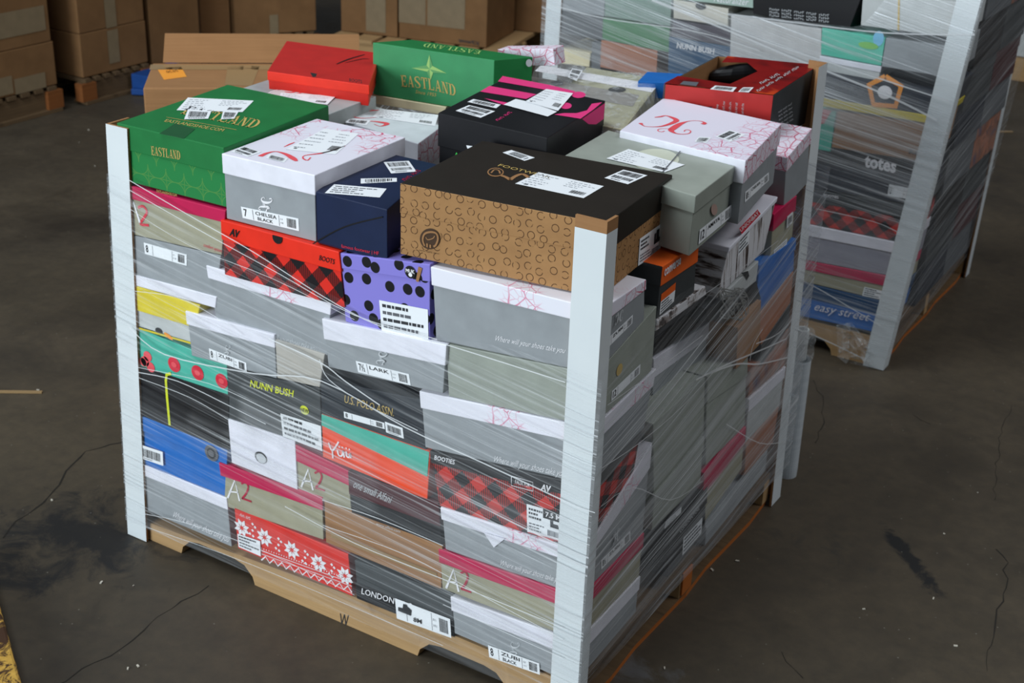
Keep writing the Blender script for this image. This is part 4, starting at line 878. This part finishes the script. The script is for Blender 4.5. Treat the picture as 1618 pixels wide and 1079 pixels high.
def film(name, label, panels, m, vf):
    """panels: list of (fn(s,t)->V, length, height, haze(s,t), nu, nv)"""
    vs, fs, uvs, hz = [], [], [], []; u0 = 0
    for fn, ln, ht, hf, nu, nv in panels:
        i0 = len(vs)
        for i in range(nu+1):
            for j in range(nv+1): vs.append(fn(i/nu, j/nv)); hz.append(hf(i/nu, j/nv))
        for i in range(nu):
            for j in range(nv):
                a = i0+i*(nv+1)+j; fs.append((a, a+nv+1, a+nv+2, a+1)); uvs += [ (u0+ln*a_/nu, vf(vs[i0+a_*(nv+1)+b_])) for a_, b_ in ((i,j),(i+1,j),(i+1,j+1),(i,j+1))]
        u0 += ln
    me = bpy.data.meshes.new(name); me.from_pydata([tuple(v) for v in vs], [], fs); me.materials.append(m); l = me.uv_layers.new(name='UVMap'); l.data.foreach_set('uv', [c for p in uvs for c in p])
    at = me.attributes.new('haze', 'FLOAT', 'POINT'); at.data.foreach_set('value', hz); me.polygons.foreach_set('use_smooth', [True]*len(fs)); me.update()
    o = bpy.data.objects.new(name, me); col.objects.link(o); return tag(o, label, 'stretch film')
yF, xR = -.0135, .0185
top_f = sorted([(hit(a, b_, 1, yF).x, hit(a, b_, 1, yF).z) for a, b_ in ((200,283),(300,340),(357,379),(470,440),(585,500),(700,530),(800,548),(893,580),(945,600))])
top_r = sorted([(hit(a, b_, 0, xR).y, hit(a, b_, 0, xR).z) for a, b_ in ((958,560),(1010,520),(1050,480),(1100,450),(1150,420),(1190,400),(1245,320),(1283,285))])
zj = (top_f[-1][1]+top_r[0][1])/2
xl = lambda z: XL(z)+.0015
def pf(s_, t_):
    x = -1.24+(xR+1.24)*s_; zt_ = interp(top_f, x); z = .045+(zt_-.045)*t_; xx = xl(z)+(xR-xl(z))*s_
    return V((xx, yF+.002*math.sin(9*s_+5*t_), z))
def hf(s_, t_):
    x = -1.24+1.26*s_; zt_ = interp(top_f, x); z = .045+(zt_-.045)*t_
    e = min(1, (1-t_)*7+.35)
    v = .115+.07*math.exp(-((z-(.40))/.22)**2) + (.13 if .25 < s_ < .6 and .35 < t_ < .62 else 0) + .05*(s_ > .92)
    if -1.2 < x < -.87 and .40 < z < .55-.0*x: v *= .3
    if -.66 < x < -.37 and z > .8: v *= .55
    return v*e
def pr(s_, t_):
    y_ = yF+(1.10-yF)*s_; zt_ = interp(top_r, y_); z = .095+(zt_-.095)*t_
    if s_ == 0: z = .045+(interp(top_f, xR)-.045)*t_
    return V((xR+.001*math.sin(13*s_+7*t_), y_, z))
def hr(s_, t_):
    y_ = yF+1.12*s_; zt_ = interp(top_r, y_); z = .095+(zt_-.095)*t_
    v = .34+.22*math.exp(-((z-.45)/.2)**2)*(.4+.6*min(1, s_*4)); v -= .18*max(0, (t_-.6)/.4)
    return max(.1, v)*min(1, (1-t_)*8+.3)*(0.45+.55*min(1, s_*9))
wrap = film('stretch_film', 'clear stretch film wound round the near stack of shoeboxes, streaked and cloudy',
    [(lambda s_, t_: V((xl(.045+(interp(top_f,-1.24)-.045)*t_), 1.09-(1.09-yF)*s_, .045+(interp(top_f,-1.24)-.045)*t_)), 1.1, .9, lambda s_, t_: .3, 8, 12), (pf, 1.26, .85, hf, 48, 24), (pr, 1.12, .85, hr, 48, 24),
     (lambda s_, t_: V((xR-(xR+1.235)*s_, 1.10, .06+(.9-.06)*t_)), 1.2, .85, lambda s_, t_: .3, 8, 12)], m_film('cloudy_stretch_film', base=.12), lambda p: p.z+min(0, p.x)*(.05+.14*p.z)-max(0, p.y)*(.04+.24*p.z))
def m_strand():
    s = N('twisted_film_strand', .25); s.base((.86,.89,.92,1)); s.b.inputs['Alpha'].default_value = .72; return s.m
strand_m = m_strand()
def strand(root, pts, surf, n, w_=.004):
    P = [V(p) for p in catm([tuple(surf(p)) for p in pts], 4)]; g = G(); ribbon(g, P, w_, strand_m, n); return g.build('film_strand', root)
sF = lambda p: hit(p[0], p[1], 1, yF-.003); sR = lambda p: hit(p[0], p[1], 0, xR+.003)
for pts, w_ in (([(203,284),(300,341),(400,398),(510,468),(600,515),(700,543),(893,604)], .0022), ([(204,300),(330,372),(440,432),(560,498),(690,536)], .0018), ([(205,330),(300,388),(430,440),(560,505)], .0012),
    ([(203,516),(260,560),(400,590),(508,602),(640,675),(760,730),(893,792)], .0030), ([(217,588),(280,602),(360,640),(420,670)], .0022), ([(217,596),(300,628),(362,664)], .0016), ([(216,580),(330,606),(450,660),(508,690)], .0014),
    ([(425,535),(505,572),(545,602),(600,640)], .003), ([(505,568),(520,600),(580,640),(660,680)], .002), ([(229,812),(300,828),(420,872),(560,940)], .0016), ([(229,832),(400,893),(700,1020)], .0014), ([(450,800),(560,858),(700,915),(889,992)], .0022), ([(510,830),(640,876),(760,940),(889,1010)], .0016),
    ([(509,790),(600,820),(700,862)], .002), ([(700,955),(800,1000),(889,1040)], .0016), ([(893,792),(915,802),(940,810)], .002), ([(213,460),(280,470),(340,500),(380,530)], .0014)):
    strand(wrap, pts, sF, V((0,-1,0)), w_)
for pts, w_ in (([(950,740),(1010,700),(1080,640),(1150,560),(1250,430)], .002), ([(1100,600),(1150,575),(1210,550),(1243,535)], .004), ([(1195,543),(1225,530),(1246,512)], .003), ([(1120,590),(1165,575),(1200,575),(1244,565)], .004), ([(1185,570),(1190,545),(1205,520)], .003), ([(960,640),(1030,590),(1110,530)], .0018), ([(950,800),(1000,770),(1060,790),(1110,760)], .0016), ([(1148,670),(1200,700),(1240,698)], .002), ([(1060,500),(1150,440),(1230,380)], .0014)):
    strand(wrap, pts, sR, V((1,0,0)), w_)
# plastic bag over the khaki box and loose film over the top middle
def m_bag():
    s = N('crinkled_clear_plastic', .12); nt = s.t; out = [n for n in nt.nodes if n.type == 'OUTPUT_MATERIAL'][0]; s.b.inputs['Base Color'].default_value = (.8,.84,.86,1); s.b.inputs['Specular IOR Level'].default_value = .8
    n1 = s.noise(s.uv(kind='Object'), 28, 5, .6, 1.5); s.bump(n1, .9, .012)
    tr = s.n('ShaderNodeBsdfTransparent'); m2 = s.n('ShaderNodeMixShader'); s.put(m2.inputs[0], s.math('ADD', .14, s.math('MULTIPLY', s.step(n1, .52, .68), .45))); nt.links.new(tr.outputs[0], m2.inputs[1]); nt.links.new(s.b.outputs[0], m2.inputs[2]); nt.links.new(m2.outputs[0], out.inputs[0]); return s.m
bag_m = m_bag()
def bagmesh(name, corners, zt_, h_, label, seed, puff=.012):
    R_ = random.Random(seed); g = G(); n = 16; P = corners; vs = {}
    cx = sum(P, V())/4
    def pt(i, j):
        if (i, j) in vs: return vs[i, j]
        s_, t_ = i/n*1.3-.15, j/n*1.3-.15; s0, t0 = min(1, max(0, s_)), min(1, max(0, t_)); out = abs(s_-s0)+abs(t_-t0)
        p = (P[0]*(1-s0)+P[1]*s0)*(1-t0)+(P[3]*(1-s0)+P[2]*s0)*t0; p = p+(p-cx).normalized()*(.010+R_.uniform(0, .010)) if out > 0 else p
        vs[i, j] = p+V((R_.uniform(-.003,.003), R_.uniform(-.003,.003), puff*R_.uniform(.25,1)-out*h_*6.0)); return vs[i, j]
    for i in range(n):
        for j in range(n): g.poly([pt(i,j), pt(i+1,j), pt(i+1,j+1), pt(i,j+1)], bag_m)
    o = g.build(name, None, smooth=True); 
    return tag(o, label, 'plastic bag')
bagmesh('plastic_bag', Pq, 1.03, .09, 'crinkled clear plastic bag drawn over the khaki striped box', 4)
# roll of stretch film standing on the floor behind the right post
c = hit(1233,752,2,0)+V((.006,.02,0)); roll = thing('stretch_film_roll', c, 'tall translucent roll of stretch film standing behind the right post of the near stack', 'stretch film roll')
def lathe(g, c, prof, m, n=28, lean=V((0,0,0))):
    for i in range(n):
        a0, a1 = 2*math.pi*i/n, 2*math.pi*(i+1)/n
        for (r0, z0), (r1, z1) in zip(prof, prof[1:]):
            f = lambda r_, z_, a: c+V((r_*math.cos(a), r_*math.sin(a), z_))+lean*z_
            g.poly([f(r0,z0,a0), f(r0,z0,a1), f(r1,z1,a1), f(r1,z1,a0)], m)
fm = N('wound_film', .22); fm.base(fm.mix(fm.noise(fm.uv((4,60,1)), 1, 4), rgb((190,200,208)), rgb((232,238,242)))); fm = fm.m
ln_ = V((-.012,0,0))
g = G(); lathe(g, c, [(.0,.0),(.030,.0),(.031,.02),(.031,.34),(.030,.345)], fm, lean=ln_); g.build('film_winding', roll, smooth=False)
g = G(); lathe(g, c, [(.022,.345),(.034,.347),(.036,.36),(.033,.385),(.036,.40),(.031,.425),(.020,.43),(.0,.425)], bag_m, lean=ln_); lathe(g, c, [(.017,.345),(.017,.428),(.012,.428),(.012,.36)], card('pale_core_tube', (196,200,200)), lean=ln_); g.build('crumpled_end', roll)

# ------------------------------------------------------------------ far stack behind on the right
YB = 2.0
def BB(label, q, **k): k.setdefault('depth', .3); return FB(label, q, y=YB, **k)
zf2 = lambda x: .10
pallet('pine pallet under the far wrapped stack of shoeboxes', -1.27, -.03, YB+.006, YB+.98, zf2, seed=5)
tR = hit(1549,5,1,YB-.008); bR = hit(1396,584,1,YB-.008)
sl = (tR.x-bR.x)/(tR.z-bR.z)
XRF = lambda z: bR.x+sl*z-.010
post('white corner post at the near right corner of the far stack', bR.x, YB-.010, -1, 1, .002, 1.62, tx=sl*1.62, fl=.066, fl2=.05, groups='white posts of the far stack')
tL = hit(868,0,1,YB-.008); bL2 = hit(861,76,1,YB-.008)
post('white corner post at the left end of the far stack', -1.295, YB-.010, 1, 1, .002, 1.5, tx=.012, fl=.056, groups='white posts of the far stack')
post('thin white corner post at the rear right of the far stack', -.012, YB+.99, -1, -1, .002, 1.55, tx=.04, fl=.05, groups='white posts of the far stack')
navyb = card('ink_blue_box_board', (36,42,54)); seaf = card('seafoam_box_board', (86,190,166))
BB('grey shoebox at the left of the far stack above the cream one', [(886,-8),(955,0),(953,64),(884,52)], body=dgray, lid=gray, lf=.4)
b = BB('small cream shoebox low at the left of the far stack', [(884,75),(933,84),(931,106),(883,100)], body=cream, depth=.2)
BB('dark grey shoebox between the cream one and the copper one in the far stack', [(935,66),(950,68),(948,130),(934,128)], body=dgray)
b = BB('copper kraft shoebox left of the slate blue one in the far stack', [(950,63),(1039,80),(1037,125),(948,106)], body=copper); 
b = BB('green shoebox above the copper kraft one in the far stack', [(952,27),(1058,44),(1057,83),(951,62)], body=card('dusty_green_board', (74,130,88)))
b = BB('slate blue shoebox with white bold lettering in the far stack', [(1057,58),(1154,74),(1152,140),(1055,124)], body=steelblue); lettering(b, SF(YB), 'NUNN BUSH', [(1069,76),(1128,86),(1070,67)], ink_white, .03)
BB('dark grey shoebox resting on the slate blue one in the far stack', [(1064,32),(1153,46),(1154,73),(1060,57)], body=card('plum_grey_board', (84,78,88)))
b = BB('white shoebox with a dark thumb hole high in the far stack', [(1064,-1),(1151,14),(1150,42),(1064,29)], body=card('bone_white_board', (204,200,188))); g = G(); disc(g, hit(1107,10,1,YB-.0012), V((.018,0,0)), V((0,0,.01)), ink_black); g.build('thumb_hole', b)
BB('green grey shoebox at the top left of the far stack', [(955,-40),(1062,-22),(1059,42),(953,25)], body=card('grey_green_board', (128,150,140)))
b = BB('pale green shoebox with white script at the top of the far stack', [(1064,-50),(1190,-30),(1190,13),(1064,-2)], body=card('mint_grey_board', (164,186,176))); lettering(b, SF(YB), 'Naturalizer', [(1128,3),(1183,9),(1128,-8)], ink_white, 0, .3)
b = BB('black shoebox with white block print at the top of the far stack', [(1191,-30),(1362,-6),(1343,44),(1190,22)], body=black)
g = G(); 
for i in range(3): faux(b, SF(YB,.004), [(1216,16+i*5),(1314,27+i*5),(1216,12+i*5)], ink_ltgray, 5, i)
b = BB('white shoebox under the black printed one in the far stack', [(1155,24),(1298,46),(1297,118),(1153,96)], body=card('cloudy_white_board', (196,196,196)))
b = BB('light grey shoebox with a yellow stripe at the top right of the far stack', [(1364,-14),(1518,4),(1507,60),(1360,40)], body=ltgray); g = G(); g.poly([hit(*p, 1, YB-.0012) for p in ((1419,-6),(1422,-6),(1421,48),(1418,48))][::-1], ink_gold); g.build('stripe', b)
b = BB('seafoam green shoebox with blue spots in the far stack', [(1299,44),(1399,60),(1392,104),(1297,86)], body=seaf); g = G(); disc(g, hit(1388,61,1,YB-.001), V((.016,0,0)), V((0,0,.022)), card('sky_print', (120,190,226))); disc(g, hit(1372,72,1,YB-.0012), V((.03,0,0)), V((0,0,.01)), card('leaf_print', (120,190,90))); g.build('print', b)
BB('grey shoebox right of the seafoam one in the far stack', [(1400,60),(1505,74),(1495,122),(1393,105)], body=gray)
BB('white and grey shoebox under the seafoam one in the far stack', [(1297,88),(1392,105),(1388,128),(1296,110)], body=ltgray, lid=white, lf=.4)
b = BB('ink blue shoebox with orange pentagon emblem and yellow edge in the far stack', [(1302,111),(1494,146),(1474,196),(1300,168)], body=navyb, lid=yellow, lf=.24, flip=True)
g = G(); pen = [(1399,121),(1424,136),(1415,168),(1380,165),(1373,134)]; ribbon(g, [hit(*p, 1, YB-.004) for p in pen+pen[:1]], .016, ink_orange, V((0,-1,0))); disc(g, hit(1398,146,1,YB-.0045), V((.022,0,0)), V((0,0,.02)), ink_white, 16); g.build('pentagon_logo', b)
b = BB('teal and red shoebox half hidden by the near right post', [(1285,170),(1321,177),(1312,240),(1280,234)], body=teal, depth=.28); g = G(); g.poly([hit(*p, 1, YB-.001) for p in ((1300,172),(1314,175),(1302,195),(1297,196))][::-1], ink_red); g.build('print', b)
b = BB('kraft shoebox with half a black name showing in the far stack', [(1323,176),(1470,197),(1455,255),(1314,233)], body=kraft); lettering(b, SF(YB), 'Reebok', [(1436,243),(1480,250),(1437,235)], ink_black, .03)
b = BB('black shoebox with large rounded white lowercase name in the far stack', [(1283,236),(1454,257),(1441,323),(1278,296)], body=navyb, lid=black, lf=.3); lettering(b, SF(YB,.005), 'totes', [(1365,264),(1415,274),(1367,245)], ink_white, .035); sticker(b, SF(YB,.004), [(1405,291),(1442,298),(1438,315),(1402,309)], 'size', '12| |')
b = BB('booties shoebox in red and black plaid in the far stack', [(1276,298),(1438,325),(1426,383),(1272,352)], body=plaid_big, lid=char, lf=.35); lettering(b, SF(YB,.004), 'BOOTIES', [(1301,310),(1325,314),(1301,306)], ink_white, .02)
b = BB('grey shoebox with white lid under the booties box of the far stack', [(1271,353),(1424,384),(1411,437),(1266,409)], body=card('lilac_grey_board', (150,150,162)), lid=white, lf=.32)
b = BB('khaki shoebox with magenta lid low in the far stack', [(1265,410),(1409,437),(1401,476),(1262,443)], body=khaki, lid=magenta, lf=.42); sticker(b, SF(YB), [(1366,453),(1400,461),(1397,474),(1362,467)], 'grid')
b = BB('bright blue shoebox with white handwriting at the foot of the far stack', [(1261,444),(1400,477),(1386,526),(1256,497)], body=blue, lid=card('deep_blue_lid_board', (28,70,110), .4), lf=.42); lettering(b, SF(YB,.004), 'easy street', [(1286,494),(1373,512),(1288,480)], ink_white, .0, .35)
# right side of the far stack
R_ = random.Random(9); ms = [navyb, streaky, char, dgray, black, maroon, dgray, char]; zz = .103
cols_ = ['ink blue', 'copper and blue mottled', 'charcoal', 'dark grey', 'black', 'maroon', 'grey', 'sooty']
for r_ in range(9):
    h_ = R_.uniform(.12, .15); yy = YB+.32
    for k in range(2):
        w_ = .32; m_ = ms[(r_*2+k*3) % 8]; dx = -.032+sl*zz*.75
        F4 = [V((dx-.28, yy, zz+h_)), V((dx, yy, zz+h_)), V((dx, yy, zz)), V((dx-.28, yy, zz))]
        shoebox(cols_[(r_*2+k*3) % 8]+' shoebox in the far stack side, '+('nearer' if k == 0 else 'further')+' column, '+('lowest','second','third','fourth','fifth','sixth','seventh','eighth','ninth')[r_]+' layer', F4, depth=w_-.004, body=m_, lid=m_ if r_ % 2 else None, lf=.3)
        yy += w_
    zz += h_+.001
yF2 = YB-.018; xR2 = lambda z: bR.x+sl*z+.008
tf2 = sorted([(hit(a, b_, 1, yF2).x, hit(a, b_, 1, yF2).z) for a, b_ in ((862,-90),(1000,-40),(1100,0),(1160,22),(1260,33),(1345,42),(1363,30),(1380,-10),(1550,-30))])
def pf2(s_, t_):
    x = -1.30+(1.36)*s_; zt_ = interp(tf2, x); z = .05+(zt_-.05)*t_; return V((-1.30+(xR2(z)+1.30)*s_, yF2+.003*math.sin(8*s_+3*t_), z))
def hf2(s_, t_):
    x = -1.30+1.36*s_; z = .05+(interp(tf2, x)-.05)*t_
    line = .86-.16*max(0, x+.62)/.6 ; v = .15+.42*math.exp(-((z-line)/.10)**2)*min(1, max(0, (x+.75)*4))+.12*(x < -.75)*(z > .8)
    return v
def pr2(s_, t_):
    z = .08+(1.45-.08)*t_; return V((xR2(z)-.03*s_, yF2+(YB+1.0-yF2)*s_, z))
wrap2 = film('stretch_film', 'clear stretch film wound round the far stack behind on the right', [(pf2, 1.36, 1.0, hf2, 48, 24), (pr2, 1.02, 1.2, lambda s_, t_: .17, 20, 16)], m_film('far_stretch_film', 3.3, .8), lambda p: p.z+min(.1, p.x)*(.02+.16*p.z)-max(0, p.y-2)*.12)
for pts, w_ in (([(1030,0),(1150,48),(1250,90),(1400,150),(1480,190)], .006), ([(1060,5),(1200,62),(1330,105),(1500,160)], .004), ([(1150,22),(1260,36),(1400,52),(1540,55)], .004), ([(880,10),(960,30),(1100,50),(1200,80)], .003), ([(1262,440),(1300,460),(1350,490),(1392,515)], .003), ([(1263,520),(1320,545),(1380,575)], .004), ([(1290,330),(1380,350),(1425,370)], .002)):
    strand(wrap2, pts, lambda p: hit(p[0], p[1], 1, yF2-.004), V((0,-1,0)), w_)
# film bunched round the pallet foot
g = G(); R_ = random.Random(8); P0 = [hit(a, b_, 1, yF2-.006) for a, b_ in ((1322,512),(1345,508),(1372,540),(1385,566),(1375,580),(1340,572),(1325,560))]
cc = sum(P0, V())/7
for i in range(7):
    a, b_ = P0[i], P0[(i+1) % 7]
    for k in range(3):
        f = lambda p, t: cc.lerp(p, t)+V((0, -R_.uniform(0, .02), 0))
        g.poly([f(a, k/3+.01), f(a, (k+1)/3), f(b_, (k+1)/3), f(b_, k/3+.01)], bag_m)
g.build('bunched_film', wrap2)

# ------------------------------------------------------------------ third stack far away on the right
pallet('pallet far away at the right edge of the view', -.70, .5, 6.15, 7.15, lambda x: .13, seed=11)
def X3(label, z0, z1, m, lid=None, lf=.3, x0=-.70, dx=.0):
    F4 = [V((x0+dx, 6.16, z1)), V((x0+.5, 6.16, z1)), V((x0+.5, 6.16, z0)), V((x0+dx, 6.16, z0))]; return shoebox(label, F4, depth=.4, body=m, lid=lid, lf=lf)
X3('pale grey box on the far pallet at the right edge', .135, .34, ltgray, white, .1); X3('grey shoebox second from the floor at the right edge far away', .342, .50, gray, white, .3, dx=.02); X3('khaki shoebox with magenta lid far away at the right edge', .502, .70, khaki, magenta, .45, dx=.02)

# ------------------------------------------------------------------ cartons on pallets at the back left
tape_m = card('dull_packing_tape', (128,112,88), .35)
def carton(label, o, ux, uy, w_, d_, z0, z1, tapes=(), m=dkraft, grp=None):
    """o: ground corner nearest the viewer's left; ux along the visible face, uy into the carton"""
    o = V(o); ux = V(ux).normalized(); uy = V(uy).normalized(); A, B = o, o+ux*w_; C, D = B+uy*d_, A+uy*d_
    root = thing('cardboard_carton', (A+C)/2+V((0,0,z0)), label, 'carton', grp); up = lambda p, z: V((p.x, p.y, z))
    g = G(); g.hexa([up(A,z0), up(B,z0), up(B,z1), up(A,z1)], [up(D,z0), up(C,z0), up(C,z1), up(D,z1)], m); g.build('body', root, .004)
    n = ux.cross(V((0,0,1))).normalized(); n = n if n.dot(uy) < 0 else -n
    for (s_, w2, t0, t1) in tapes:
        c1 = A+ux*(w_*s_)+n*.0025; c2 = c1+ux*w2; g = G(); g.poly([up(c1, z0+(z1-z0)*t0), up(c2, z0+(z1-z0)*t0), up(c2, z0+(z1-z0)*t1), up(c1, z0+(z1-z0)*t1)], tape_m); g.build('packing_tape', root)
    return root
def gp(px, py, z): p = hit(px, py, 2, z); return V((p.x, p.y, 0))
ZP = .125; block_m = m_wood('dull_orange_block', (104,60,28), (150,92,48))
def pal_simple(label, A, ux, uy, w_, d_):
    root = thing('wooden_pallet', A, label, 'pallet'); an = math.atan2(ux.y, ux.x); c = A+ux*w_/2+uy*d_/2
    for i in range(7): g = G(); g.box(A+ux*(w_*(i+.5)/7)+uy*d_/2+V((0,0,.113)), (w_/7-.03, d_, .018), wood_dark, rot=an); g.build('deck_board', root)
    for i in range(3):
        s_ = (.04, .5, .96)[i]; g = G(); g.box(A+ux*w_/2+uy*(d_*s_)+V((0,0,.06)), (w_, .04, .088), wood_dark, rot=an); g.box(A+ux*w_/2+uy*(d_*s_)+V((0,0,.009)), (w_, .09, .016), wood_dark, rot=an); g.build('stringer', root)
    for i, s_ in enumerate((.06,.94)):
        g = G(); g.box(A+ux*(w_*s_)+uy*(d_*.02)+V((0,0,.06)), (.09, .05, .085), block_m, rot=an); g.build('block', root)
    return root
# row along the left: faces look towards the right
uy_ = V((-1,0,0)); ux_ = V((0,1,0)); x4 = -4.2
yA = [hit(a, b_, 0, x4).y for a, b_ in ((-60,190),(90,127),(130,130),(232,100),(234,100),(318,58))]
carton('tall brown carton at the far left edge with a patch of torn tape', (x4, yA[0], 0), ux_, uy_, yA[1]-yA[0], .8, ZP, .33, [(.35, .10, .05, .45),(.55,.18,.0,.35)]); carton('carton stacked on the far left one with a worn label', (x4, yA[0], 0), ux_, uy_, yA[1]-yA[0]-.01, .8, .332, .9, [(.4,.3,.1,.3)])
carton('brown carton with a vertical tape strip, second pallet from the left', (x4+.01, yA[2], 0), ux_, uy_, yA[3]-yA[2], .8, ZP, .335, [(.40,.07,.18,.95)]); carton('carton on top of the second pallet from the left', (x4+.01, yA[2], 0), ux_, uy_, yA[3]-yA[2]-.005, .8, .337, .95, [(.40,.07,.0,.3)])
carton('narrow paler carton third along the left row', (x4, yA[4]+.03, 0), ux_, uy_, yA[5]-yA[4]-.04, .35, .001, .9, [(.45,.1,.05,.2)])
pal_simple('dark pallet under the far left cartons', V((x4+.01, yA[0], 0)), ux_, uy_, yA[1]-yA[0], .8); pal_simple('pallet with orange block ends under the second carton of the left row', V((x4+.03, yA[2]-.02, 0)), ux_, uy_, yA[3]-yA[2]+.02, .8)
g = G(); p = hit(226,131,2,.0)+V((.25,-.12,0)); g.box(p+V((-.08,.1,.05)), (.16,.3,.1), card('blue_pallet_paint', (24,66,130), .6), rot=.1); g.box(p+V((-.04,-.02,.02)), (.2,.06,.03), MC['blue_pallet_paint'], rot=.5); tag(g.build('pallet_block', None, .004), 'blue painted pallet end poking out beside the second carton', 'pallet block')
# middle group
A = gp(322,56,ZP); Bq = gp(372,58,ZP); C = gp(500,48,ZP); ux2 = (C-Bq).normalized(); uy2 = V((-ux2.y, ux2.x, 0))
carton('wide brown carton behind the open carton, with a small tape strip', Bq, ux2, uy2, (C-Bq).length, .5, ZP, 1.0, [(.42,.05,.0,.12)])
carton('pale end of a wrapped carton left of the wide brown one', A+uy2*.05, (Bq-A), uy2, (Bq-A).length-.01, .45, ZP, .95, [(.2,.12,.25,.45)], m=kraft)
pal_simple('pallet under the wide brown carton', Bq+V((0,0,0)), ux2, uy2, (C-Bq).length, .5)
# right-hand group: long carton whose corner is seen, on a pale slatted pallet
A = gp(534,48,ZP); B = gp(768,76,ZP); C = gp(862,58,ZP); u = (B-A).normalized(); v = (C-B).normalized(); vn = V((-u.y, u.x, 0)); 
w_ = (B-A).length
b = carton('large brown wrapped carton with a shop name printed low at its corner', A+u*w_*.42, u, vn, w_*.58, .45, ZP, 1.0, [(.0,.16,.1,.5),(.33,.22,.10,.40)]); P0 = A+u*w_*.42
nrm = u.cross(V((0,0,1))).normalized()
SPx = SPL(A+V((0,0,0)), B+V((0,0,0)), A+V((0,0,1)), .003); lettering(b, SPx, 'JCPenney', [(757,73),(724,67),(758,66)], ink_dkgray, .02)
carton('brown carton with folded edge left of the large wrapped one', A+u*.02, u, vn, w_*.42-.03, .45, ZP, 1.0, [(.45,.12,.02,.8)])
carton('carton end in shade right of the large wrapped one', B+vn*.5+u*-.35, u, vn, .55, .4, ZP, .9)
r_ = pal_simple('pale slatted pallet under the large wrapped carton', A-u*.0-vn*.14, u, vn, w_+.12, .9)
for o_ in r_.children:
    for i_, m_ in enumerate(o_.data.materials):
        if m_ == wood_dark: o_.data.materials[i_] = wood
# open kraft carton beyond the near stack, at its left
zc = .80; T0 = hit(226,139,2,zc); T1 = hit(455,139,2,zc); B0 = hit(254,98,2,zc+.05); u = (T1-T0).normalized(); vn = V((-u.y, u.x, 0)); Lc = .64; Dp = (hit(254,100,2,zc)-T0).dot(vn)
r_ = thing('open_carton', V((T0+u*Lc/2+vn*Dp/2).to_tuple()[:2]+(0,)), 'open kraft carton with raised flap and orange sticker, left behind the near stack', 'carton')
up = lambda p, z: V((p.x, p.y, z))
g = G(); A_, B_, C_, D_ = T0, T0+u*Lc, T0+u*Lc+vn*Dp, T0+vn*Dp
g.hexa([up(A_,.0), up(B_,.0), up(B_,zc), up(A_,zc)], [up(D_,.0), up(C_,.0), up(C_,zc), up(D_,zc)], kraft); g.build('body', r_, .004)
e0 = hit(257,99,2,zc+.004); x0c = (e0-T0).dot(u); ff = vn*Dp
g = G(); g.hexa([up(D_+u*x0c,zc+.002), up(C_,zc+.002), up(C_+vn*.02,zc+.088), up(D_+u*(x0c+.01)+vn*.02,zc+.088)], [up(D_+u*x0c+vn*.006,zc+.002), up(C_+vn*.006,zc+.002), up(C_+vn*.026,zc+.088), up(D_+u*(x0c+.01)+vn*.026,zc+.088)], kraft); g.build('raised_flap', r_)
s_ = ST(zc); g = G(); g.poly([s_(p) for p in ((248,108),(286,105),(295,121),(259,126))][::-1], card('orange_sticker_paper', (255,160,60))); g.build('orange_sticker', r_); faux(r_, lambda p: s_(p)+V((0,0,.001)), [(264,116),(284,113),(262,112)], ink_brown, 2)
g = G(); g.poly([s_(p) for p in ((238,102),(500,103),(498,110),(236,110))][::-1], ink_tape); g.poly([s_(p) for p in ((360,103),(410,105),(398,136),(355,134))][::-1], ink_tape); g.build('packing_tape', r_)
